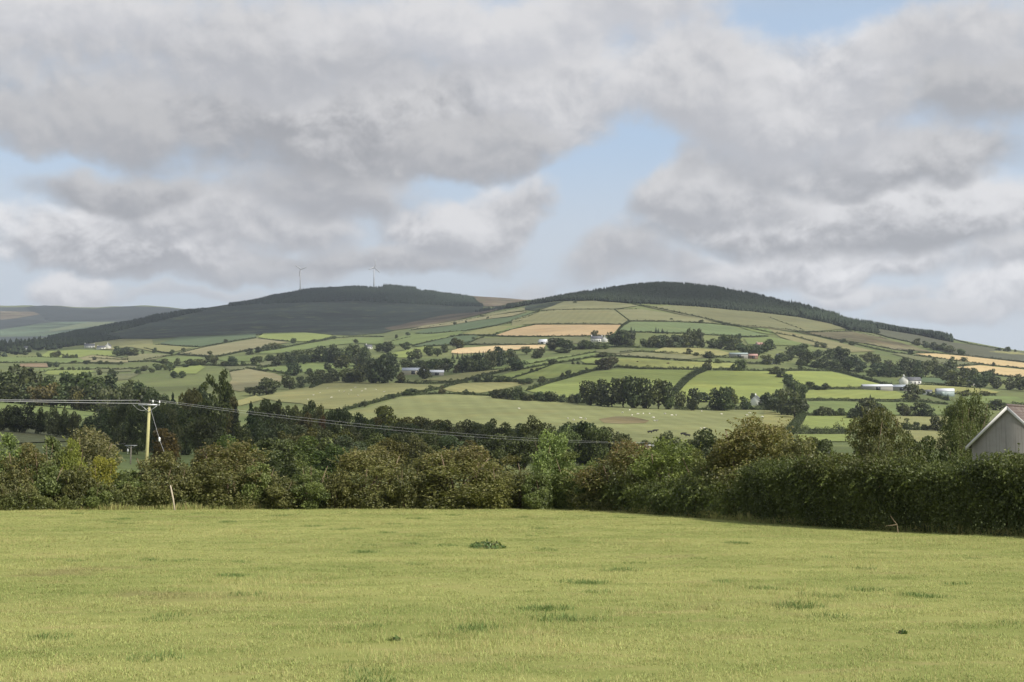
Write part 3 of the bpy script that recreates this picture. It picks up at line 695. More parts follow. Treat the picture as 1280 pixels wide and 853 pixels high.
HEDGES = [
 ([(675,388.5),(657,396),(640,401)], 2.2, 'short dark hedgerow climbing the left edge of the broad olive hill pasture'),
 ([(640,402),(660,397),(675,390.5),(700,388.5),(740,387.5),(768,387.5),(800,387.5)], 2.2, 'thin hedgerow along the top of the broad olive hill pasture under the conifers'),
 ([(768,388),(780,397),(787,402)], 2.0, 'short broken hedgerow running downhill beside the right end of the olive pasture'),
 ([(620,418),(640,413),(668,406.5),(705,405.5),(740,405.5),(780,406.5)], 2.4, 'hedgerow along the top of the wide orange stubble field'),
 ([(787,402),(780,407),(774,413),(770,420)], 3.0, 'hedgerow down the right end of the wide orange stubble field'),
 ([(560,421.5),(590,420),(640,421.5),(680,421.5),(720,421),(770,420.5)], 2.4, 'hedgerow along the foot of the wide orange stubble field'),
 ([(788,402),(810,402),(840,402.5),(870,404),(900,406),(925,409)], 2.6, 'hedgerow along the top of the vivid green hill field'),
 ([(790,381),(820,386),(850,392.5),(880,399),(905,405),(935,411),(960,416.5),(990,421),(1015,428),(1030,432)], 3.4, 'long thick hedgerow slanting down across the upper hill from conifers to trees'),
 ([(775,415),(800,416),(830,417),(860,418),(900,420),(930,422),(960,421.5)], 2.6, 'hedgerow along the foot of the vivid green hill field'),
 ([(925,408),(950,409.5),(985,413),(1010,416),(1040,416),(1065,414.5)], 2.4, 'hedgerow between two grey olive pastures high on the right shoulder'),
 ([(960,397),(975,403),(995,410),(1005,414)], 2.0, 'faint broken hedgerow climbing through the right hill pasture'),
 ([(985,413.5),(1010,418),(1040,425),(1070,431),(1095,437),(1120,442),(1145,446),(1175,449.5)], 3.0, 'long hedgerow slanting down the right shoulder below the brown heath field'),
 ([(1143,442.5),(1170,442),(1210,446),(1280,454)], 2.2, 'hedgerow along the top of the upper pale stubble field on the right'),
 ([(1145,446),(1175,449.5),(1200,452),(1230,456.5),(1280,461.5)], 2.6, 'hedgerow between the two pale stubble fields on the right'),
 ([(1192,459.5),(1210,457),(1230,456)], 2.4, 'short hedgerow at the left tip of the lower stubble field'),
 ([(1230,467),(1250,470.5),(1280,473.5)], 2.8, 'short hedgerow below the lower pale stubble field on the right'),
 ([(1080,430),(1110,436),(1140,441)], 2.0, 'thin hedgerow along the lower edge of the brown heath field'),
 ([(1060,414),(1085,419),(1110,425)], 2.0, 'thin hedgerow above the brown heath field'),
 ([(512,413.5),(540,409),(575,402.5),(600,397.5),(640,392),(658,389.5)], 2.2, 'hedgerow along the highest green field left of the summit'),
 ([(600,395.5),(625,391),(656,385.5)], 1.8, 'thin hedgerow by the pale strips below the heath'),
 ([(520,418.5),(545,417),(580,414.5),(610,409.5),(640,404),(655,401)], 2.2, 'hedgerow across the dark green slope left of the stubble field'),
 ([(515,433.5),(540,427),(565,422.5),(578,419)], 2.4, 'hedgerow slanting between two dark green fields left of the lone grey tree'),
 ([(578,419.5),(600,420),(620,419)], 2.0, 'short hedgerow under the olive field left of the orange stubble'),
 ([(583,431),(595,425),(605,422)], 2.2, 'short hedgerow climbing right of the lone grey tree'),
 ([(528,434),(550,432.5),(580,431.5),(620,431.5),(660,432),(684,431)], 2.6, 'hedgerow along the top of the pale golden stubble field'),
 ([(488,428),(500,425),(513,422)], 2.2, 'short hedgerow in the green slope above the roadside farm'),
 ([(318,419.5),(340,417.5),(385,416.5),(416,419.5)], 1.8, 'thin hedgerow between bright pasture and the dark moor'),
 ([(322,423.5),(335,425.5),(360,427)], 2.4, 'short hedgerow between bright pasture and tan field below the moor'),
 ([(222,443),(245,437.5),(270,431.5),(295,426.5),(320,423)], 2.6, 'hedgerow between dark green field and long tan field below the moor'),
 ([(195,431.5),(220,433),(248,434)], 2.2, 'short hedgerow below the dark green field under the moor'),
 ([(222,444),(245,445.5),(270,447),(290,443),(312,438)], 3.0, 'hedgerow along the foot of the long tan field on the left'),
 ([(320,441.5),(345,438),(375,432),(400,427),(420,422.5)], 3.6, 'thick hedgerow rising between tan field and green strip on the left'),
 ([(420,423),(450,421),(480,421.5)], 2.0, 'thin hedgerow along the moor edge above the white cottage'),
 ([(180,451),(200,447),(222,444),(240,443)], 2.4, 'hedgerow between small dull fields right of the white farms'),
 ([(180,436),(200,441),(215,443)], 2.2, 'short hedgerow right of the white farms'),
 ([(118,445),(135,446.5),(160,449.5)], 2.2, 'short hedgerow below the white farms'),
 ([(20,447.5),(50,447.5),(75,448),(97,448.5)], 2.0, 'thin hedgerow along the bright field by the white farms'),
 ([(0,454),(40,454),(75,455),(105,454.5),(150,456)], 2.6, 'long hedgerow across the left valley below the lone round tree'),
 ([(112,448),(130,449.5),(160,451)], 2.4, 'short hedgerow with bushes right of the lone round tree'),
 ([(120,461.5),(150,463),(185,460)], 2.6, 'hedgerow between dull fields in the left valley'),
 ([(55,464.5),(90,462.5),(120,462.5)], 2.2, 'hedgerow along the top of the small yellow green field on the left'),
 ([(160,453),(190,452.5),(215,455)], 2.6, 'short hedgerow by the mixed scrub in the left valley'),
 ([(215,458),(250,457),(285,458),(320,457.5)], 2.8, 'hedgerow above the small sunlit field behind the tall tree'),
 ([(287,465.5),(305,463)], 2.6, 'very short hedgerow right of the tall dark tree'),
 ([(308,461.5),(325,463.5),(350,467),(362,469)], 2.8, 'hedgerow along the top of the tan field right of the tall tree'),
 ([(320,462),(335,459),(345,457)], 2.6, 'short hedgerow left of the small green field and lone dark tree'),
 ([(280,458.5),(300,458),(345,458.5)], 2.4, 'hedgerow above the dull field right of the tall tree'),
 ([(388,486),(405,479.5)], 3.0, 'short hedgerow at the left corner of the sheep pasture'),
 ([(430,513.5),(450,508.5),(470,503.5),(490,498),(505,494),(530,490.5),(552,486),(560,482.5),(585,479)], 2.6, 'long hedgerow climbing between the sheep pasture and the broad lower pasture'),
 ([(505,494.5),(530,493.5),(560,493.5),(590,494.5),(612,495.5)], 2.6, 'hedgerow along the top of the broad lower pasture'),
 ([(495,478.5),(520,480),(545,480),(565,479)], 3.2, 'hedgerow in front of the low grey farm building'),
 ([(565,479.5),(585,476),(600,471),(625,466),(640,462)], 2.8, 'hedgerow rising right of the low grey farm building'),
 ([(588,464),(605,464),(622,463)], 2.6, 'short hedgerow below the pointed conifers'),
 ([(590,478),(612,478),(640,478.5),(660,479)], 3.2, 'bushy hedgerow above the pale straw pasture'),
 ([(613,472),(640,474.5)], 2.6, 'short hedgerow at the left tip of a bright pasture'),
 ([(640,463.5),(660,461),(690,455.5),(715,452),(740,447.5),(765,444)], 2.6, 'hedgerow climbing through the small fields below the white hill house'),
 ([(640,474),(665,466.5),(690,457)], 2.2, 'hedgerow along the upper left edge of the bright rounded pasture'),
 ([(650,458),(670,455),(690,451),(715,447),(745,441)], 2.6, 'hedgerow above the small dull field left of the purple brown tree'),
 ([(728,456),(740,456.5),(753,457)], 2.2, 'very short hedgerow left of the purple brown tree'),
 ([(700,453.5),(725,450.5),(745,447)], 2.6, 'short hedgerow above the small bright field left of the purple brown tree'),
 ([(660,489),(680,482),(700,476),(715,471.5),(735,465.5),(755,461)], 3.2, 'hedgerow slanting up between two bright rounded pastures'),
 ([(755,461),(775,459.5),(800,461.5),(830,462),(855,462.5),(873,463)], 3.2, 'long hedgerow along the top of the bright pasture left of the diagonal hedge'),
 ([(892,463),(915,463),(945,464.5),(962,464.5)], 3.0, 'hedgerow along the top of the brightest pasture right of the diagonal hedge'),
 ([(843,493),(850,485),(858,477),(868,470),(878,465),(886,460)], 5.0, 'thick diagonal hedgerow climbing between the two brightest pastures'),
 ([(640,439.5),(672,437)], 2.4, 'short hedgerow at the foot of the golden stubble field'),
 ([(720,436),(745,434.5),(780,434.5),(800,435)], 2.6, 'hedgerow below the white hill house'),
 ([(735,431.5),(765,430.5)], 3.0, 'dark garden hedgerow just under the white hill house'),
 ([(775,441.5),(790,440),(800,440)], 2.4, 'very short hedgerow below the large dark clump by the white hill house'),
 ([(745,446),(775,446),(800,447.5),(820,449),(838,450.5)], 2.6, 'hedgerow above the long bright field on the middle slope'),
 ([(800,440.5),(830,441.5),(858,443.5)], 2.6, 'hedgerow above the dull field below the hillside wood'),
 ([(862,444),(890,447),(930,448.5)], 2.8, 'hedgerow below the yellow tan field by the grey green barn'),
 ([(842,450.5),(865,452.5),(890,453)], 2.2, 'hedgerow over the pale strip on the middle slope'),
 ([(895,453.5),(925,454.5),(955,455)], 2.4, 'hedgerow right of the pale strip below the grey green barn'),
 ([(935,455.5),(965,456)], 2.6, 'short hedgerow below the white bungalow on the right'),
 ([(905,436.5),(935,438)], 3.0, 'short hedgerow in front of the hillside trees by the barns'),
 ([(978,464),(1000,463.5),(1030,464),(1050,466)], 2.8, 'hedgerow along the top of the bright triangular pasture'),
 ([(1003,457.5),(1030,461),(1055,467),(1080,474),(1100,480.5),(1115,482)], 3.4, 'long hedgerow running down to the pale long shed'),
 ([(1050,463),(1068,464.5),(1086,466.5)], 2.4, 'short hedgerow behind the bright triangular pasture'),
 ([(1004,487),(1020,487),(1038,487.5),(1058,488),(1078,488)], 3.4, 'hedgerow left of the pale long shed'),
 ([(1007,501.5),(1040,501),(1075,502),(1110,503),(1150,503),(1185,506)], 2.6, 'long straight hedgerow across the fields below the pale long shed'),
 ([(1008,519.5),(1035,520),(1062,520)], 3.0, 'hedgerow with round bushes behind the hawthorn on the right'),
 ([(996,543),(1015,542.5),(1040,542.5),(1065,542)], 4.0, 'bushy hedgerow across the lowest green field on the right'),
 ([(1128,520.5),(1150,521),(1170,521)], 2.6, 'hedgerow under the row of round trees right of the hawthorn'),
 ([(1130,538),(1150,538),(1168,538)], 2.6, 'hedgerow at the top of the lowest yellow field on the right'),
 ([(1160,494),(1175,498),(1185,501)], 2.8, 'short hedgerow slanting below the white outbuilding'),
 ([(1192,493),(1215,494),(1245,495)], 2.6, 'brownish hedgerow right of the grey green barn'),
 ([(1148,481.5),(1175,482),(1205,484.5),(1218,486)], 2.4, 'hedgerow above the yellow field behind the white farmhouse'),
 ([(1135,472.5),(1160,473),(1185,474)], 2.4, 'hedgerow over the dark field behind the white farmhouse'),
 ([(1238,505),(1260,507),(1285,508)], 3.0, 'short hedgerow left of the gable on the right'),
 ([(640,500.5),(665,501.5),(690,502.5),(712,503.5),(735,505)], 4.5, 'dark hedgerow left of the great tree clump at the pasture edge'),
 ([(842,512),(865,513),(895,514),(925,512.5),(960,512.5),(985,514)], 3.4, 'low hedgerow right of the great tree clump at the pasture edge'),
 ([(-40,530),(0,529.5),(35,530.5),(70,533),(100,536)], 2.4, 'dark hedgerow between the two shaded fields behind the left hedge'),
 ([(-40,504),(0,503),(25,503),(70,505),(125,509.5)], 2.0, 'low hedgerow along the top of the shaded field behind the left hedge'),
 ([(1004,520),(997,530),(986,544),(978,552)], 4.0, 'grey green scrubby hedgerow below the diagonal tree line on the right'),
 ([(1190,424.5),(1215,431),(1240,435),(1262,438.5)], 2.0, 'thin hedgerow along the skyline ridge on the far right'),
 ([(1085,415),(1110,422.5),(1150,431),(1180,440),(1215,445.5),(1280,453)], 2.2, 'long hedgerow between skyline ridge and stubble field on the far right'),
]
for pix, h, lab in HEDGES: hedgerow(pix, h, lab)

# ------------------------------------------------------------------ conifer plantations: far woods that read as one mass
def conifer_wood(name, label, pix, n, h, wid, col, dmin=1500.0, back=0.0, seed=1):
    rng = np.random.default_rng(seed)
    b = [hit(u, v, dmin) for u, v in dens(pix, 6)]
    P = np.array([(p.x, p.y) for p in b]); lo, hi = P.min(0), P.max(0)
    if back: hi = hi + np.array([0, back])
    pts = np.zeros((0, 2))
    while len(pts) < n:
        q = rng.uniform(lo, hi, (n*2, 2)); ok = in_poly(q[:, 0], q[:, 1], P) & (np.abs((q[:, 0]*0.85 + q[:, 1]*0.5) % 210 - 105) > 4.5)
        pts = np.concatenate([pts, q[ok]])
    pts = pts[:n]
    z = ground(pts[:, 0], pts[:, 1])
    hh = h * rng.uniform(0.7, 1.15, n) * (1 + 0.12*np.sin(pts[:, 0]/31)*np.sin(pts[:, 1]/47)); ww = wid * rng.uniform(0.8, 1.25, n)
    k = 6; a = np.arange(k)*2*math.pi/k
    prof = [(0.02, 0.30), (0.12, 0.95), (0.38, 0.72), (0.70, 0.36)]
    rings = []
    for zf, rf in prof:
        jit = rng.uniform(0.75, 1.25, (n, k)); ph = rng.random(n)[:, None]*6.28
        rings.append(np.stack([pts[:, :1] + np.cos(a+ph)*ww[:, None]*0.5*rf*jit, pts[:, 1:] + np.sin(a+ph)*ww[:, None]*0.5*rf*jit, (z + hh*zf)[:, None] + rng.normal(0, 0.25, (n, k))], -1))
    top = np.stack([pts[:, 0]+rng.normal(0, .2, n), pts[:, 1], z + hh], -1)[:, None]
    V = np.concatenate(rings + [top], 1)
    m = V.shape[1]
    tmpl = [(r*k+i, r*k+(i+1) % k, (r+1)*k+(i+1) % k, (r+1)*k+i) for r in range(len(prof)-1) for i in range(k)]
    tri = [((len(prof)-1)*k+i, (len(prof)-1)*k+(i+1) % k, m-1) for i in range(k)]
    one = [i for f in tmpl+tri for i in f]; sz = [4]*len(tmpl) + [3]*len(tri)
    f = (np.arange(n)[:, None]*m + np.array(one)[None]).ravel()
    t = np.repeat(np.clip(rng.normal(0.45, 0.12, n) + 0.30*np.sin(pts[:, 0]/60)*np.sin(pts[:, 1]/85), 0, 1), len(sz)); t = np.clip(t + rng.normal(0, 0.06, len(t)), 0, 1)
    org = np.array([pts[:, 0].mean(), pts[:, 1].mean(), z.mean()])
    me = raw_mesh(name, V.reshape(-1, 3) - org, f, np.tile(sz, n), [M['conifer']], None, {'tint': t, 'rust': np.zeros(len(t))})
    o = link(bpy.data.objects.new(name, me)); o.location = org; o.color = (*col, 0)
    return tag(o, label, 'wood', None, 'stuff')
conifer_wood('conifer_wood', 'dark conifer plantation capping the main hill in the centre',
  [(592,391),(640,385.5),(665,381),(700,376.5),(740,376.5),(780,379.5),(840,381.5),(880,385),(920,389),(960,392),(1000,397),(1040,406),(1058,412),(1075,415),(1100,418),(1090,411),(1060,405),(1020,394),(980,381),(940,371),(900,363),(860,358.5),(830,357),(800,358.5),(760,364),(720,370),(680,378),(640,384.5)], 15000, 8.5, 4.6, (1.0, 1.0, 1.0), seed=2)
conifer_wood('conifer_wood', 'long dark conifer plantation on the turbine hill behind the moor',
  [(285,384),(300,382.5),(350,380),(400,378.5),(440,377),(500,380),(560,383),(604,384),(590,374),(560,369.5),(520,365),(480,362),(440,361),(410,362),(380,365),(350,371),(320,377)], 12000, 11, 7, (0.9, 0.95, 1.05), seed=3)
conifer_wood('conifer_wood', 'thin dark conifer belt along the right hand skyline ridge',
  [(1060,407),(1100,412.5),(1150,420.5),(1185,428),(1192,428.5),(1180,425),(1150,419.5),(1100,411.5),(1060,406)], 1100, 11.5, 5.5, (0.9, 0.95, 1.0), seed=4)
conifer_wood('conifer_wood', 'dark wooded flank descending left from the moor towards the farms',
  [(60,424),(100,416),(130,410),(160,404),(195,396.5),(240,389.5),(260,388),(200,402),(150,414),(120,423),(150,425),(100,432),(60,436)], 4200, 9, 7, (0.95, 1.0, 1.0), seed=5)
conifer_wood('conifer_wood', 'dark mixed wood at the far left below the distant hill',
  [(-60,432),(0,431),(30,430),(70,428),(100,431),(70,438),(40,440),(20,446),(0,447),(-60,447)], 900, 13, 10, (1.1, 1.1, 1.0), seed=6)
conifer_wood('conifer_wood', 'small conifer block sticking up on the turbine hill skyline',
  [(478,363),(500,363),(520,365.5),(520,363.5),(500,361),(480,360)], 260, 14, 7, (0.9, 0.95, 1.0), seed=8)
conifer_wood('conifer_wood', 'taller dark tree belt ending the plantation on its right shoulder',
  [(985,384),(1010,389),(1035,397),(1058,405.5),(1080,413),(1062,413.5),(1040,406),(1000,397)], 800, 13, 7, (0.95, 1.0, 1.0), seed=9)
# ------------------------------------------------------------------ trees
def far_round(seed, k=9, n=900, card=0.085, z0=-0.12, power=1.0):
    rng = np.random.default_rng(seed)
    L = lobe_heap(rng, k, z0, 1.0, 0.95, r=(0.30, 0.46), power=power)
    c, d, K = crown_points(rng, L, n, 0.4)
    nr = unit(d*0.9 + rng.normal(0, 0.55, d.shape))
    q = norm_unit(cards(c, nr, card*rng.uniform(0.7, 1.35, n), rng, 0.8))
    g = Geo(); z0 = 0.12
    g.tube([(0, 0, -0.05), (0.01, 0, z0+0.12), (0, 0, 0.6)], [0.035, 0.026, 0.008], 5)
    g.tube([(0, 0, z0), (0.17, 0.05, 0.42)], [0.016, 0.006], 4); g.tube([(0, 0, z0), (-0.15, -0.08, 0.45)], [0.016, 0.006], 4)
    return card_mesh('broadleaf_tree', q, tints(rng, K, n), M['leaf'], None, (np.concatenate(g.v), g.f, M['bark']))
def far_conifer(seed, n=500):
    rng = np.random.default_rng(seed)
    z = rng.random(n)**1.3; r = (1-z)*0.5*rng.uniform(0.35, 1.0, n)**0.6*(0.8+0.2*np.sin(z*40)); a = rng.random(n)*6.283
    c = np.stack([np.cos(a)*r, np.sin(a)*r, 0.06+0.94*z], 1)
    nr = unit(np.stack([np.cos(a), np.sin(a), np.full(n, 0.7)], 1) + rng.normal(0, 0.4, (n, 3)))
    q = norm_unit(cards(c, nr, 0.13*(1.1-0.7*z), rng, 0.6))
    g = Geo(); g.tube([(0, 0, -0.05), (0, 0, 0.9)], [0.03, 0.006], 5)
    return card_mesh('conifer_tree', q, np.clip(rng.normal(0.45, 0.25, n), 0, 1), M['conifer'], None, (np.concatenate(g.v), g.f, M['bark']))
FAR = {'round': [far_round(20+i) for i in range(7)], 'tall': [far_round(40+i, 8, 800, 0.09, -0.05, 1.3) for i in range(4)],
       'bush': [far_round(60+i, 6, 500, 0.11, -0.3, 0.7) for i in range(4)], 'conifer': [far_conifer(80+i) for i in range(3)]}
def mid_crown(seed, k, n, card, z0, power=1.0, spread=0.62, r=(0.22, 0.38), airy=0.35):
    rng = np.random.default_rng(seed)
    L = lobe_heap(rng, k, z0, 1.0, 0.95, spread, r, power)
    c, d, K = crown_points(rng, L, n, airy)
    nr = unit(d*0.8 + rng.normal(0, 0.65, d.shape))
    q = norm_unit(cards(c, nr, card*rng.uniform(0.6, 1.4, n), rng, 0.7))
    rust = np.clip((c[:, 2]-0.45)*1.3 + rng.normal(0, 0.25, n), 0, 1) * (rng.random(n) < 0.75)
    return card_mesh('crown', q, tints(rng, K, n, 0.26), M['leaf'], rust)
def mid_conifer(seed, n=2600):
    rng = np.random.default_rng(seed)
    z = rng.random(n)**1.2; lay = 0.72+0.28*np.sin(z*55); r = (1-z)**0.85*0.5*rng.uniform(0.3, 1.0, n)**0.6*lay; a = rng.random(n)*6.283
    r *= 1+0.18*np.sin(a*5+z*20)
    c = np.stack([np.cos(a)*r, np.sin(a)*r, 0.05+0.95*z-0.08*r], 1)
    nr = unit(np.stack([np.cos(a)*0.6, np.sin(a)*0.6, np.full(n, 0.8)], 1) + rng.normal(0, 0.45, (n, 3)))
    q = norm_unit(cards(c, nr, 0.075*(1.15-0.7*z), rng, 0.5))
    return card_mesh('crown', q, np.clip(rng.normal(0.45, 0.25, n), 0, 1), M['conifer'])
def mid_trunk(seed):
    rng = np.random.default_rng(seed)
    return branch_geo(rng, 1.0, 0.9, 0.2, 6, 0.02, 6).mesh('trunk', [M['bark']], True)
MID = {'round': [mid_crown(120+i, 17, 5000, 0.044, -0.12) for i in range(6)], 'tall': [mid_crown(140+i, 14, 4200, 0.047, -0.08, 1.4, 0.5) for i in range(4)],
       'bush': [mid_crown(160+i, 10, 3400, 0.052, -0.3, 0.8) for i in range(4)], 'airy': [mid_crown(170+i, 18, 3000, 0.045, 0.08, 1.3, 0.55, (0.14, 0.26), 0.7) for i in range(2)],
       'conifer': [mid_conifer(180+i) for i in range(3)]}
TRUNK = [mid_trunk(200+i) for i in range(3)]
TN = [0]
CATS = {'round': ('broadleaf_tree', 'tree'), 'tall': ('broadleaf_tree', 'tree'), 'airy': ('broadleaf_tree', 'tree'), 'bush': ('bush', 'bush'), 'conifer': ('conifer_tree', 'conifer')}
def tree(u, vt, vb, wpx, kind, label, group=None, col=(1, 1, 1), d=None, rust=0.0, dmin=180.0, hscale=1.0):
    TN[0] += 1
    rng = random.Random(TN[0]*7+1)
    p = hit(u, vb, dmin) if d is None else at_dist(u, d)
    dist = p.y
    s, e = ray(u, vt)
    h = max(1.5, (EYE + e*dist - p.z)) * hscale
    w = max(1.2, wpx * dist / F)
    name, cat = CATS[kind]
    j = rng.uniform(0.78, 1.32)
    color = (col[0]*j*rng.uniform(0.88, 1.18), col[1]*j, col[2]*j*rng.uniform(0.85, 1.3), rust)
    rot = rng.random()*6.283
    if d is None and kind != 'conifer': w *= 1.22; h *= 1.06
    if dist > 620 or d is None:
        o = link(bpy.data.objects.new(name, rng.choice(FAR['round' if kind == 'airy' else kind])))
        o.color = color; o.location = p; o.rotation_euler = (0, 0, rot); o.scale = (w, w*rng.uniform(0.85, 1.1), h)
        return tag(o, label, cat, group)
    root = empty(name, p, rot)
    tag(root, label, cat, group)
    c = link(bpy.data.objects.new('crown', rng.choice(MID[kind]))); c.parent = root; c.scale = (w, w*rng.uniform(0.85, 1.1), h); c.color = color
    if kind != 'bush':
        t = link(bpy.data.objects.new('trunk', rng.choice(TRUNK))); t.parent = root; t.scale = (w*0.8, w*0.8, h)
    return root
DK = (0.84, 0.90, 0.90); MD = (0.9, 0.95, 0.85); BR = (1.15, 0.95, 0.80); PU = (1.05, 0.85, 0.95); LT = (1.25, 1.25, 1.0); TN_ = (1.55, 1.30, 1.05); OL = (1.1, 1.05, 0.8)
def grove(label, group, kind, col, items, dmin=180.0, many='row'):
    for it in items: tree(it[0], it[1], it[2], it[3], kind, label, group, col, None, 0.0, dmin)
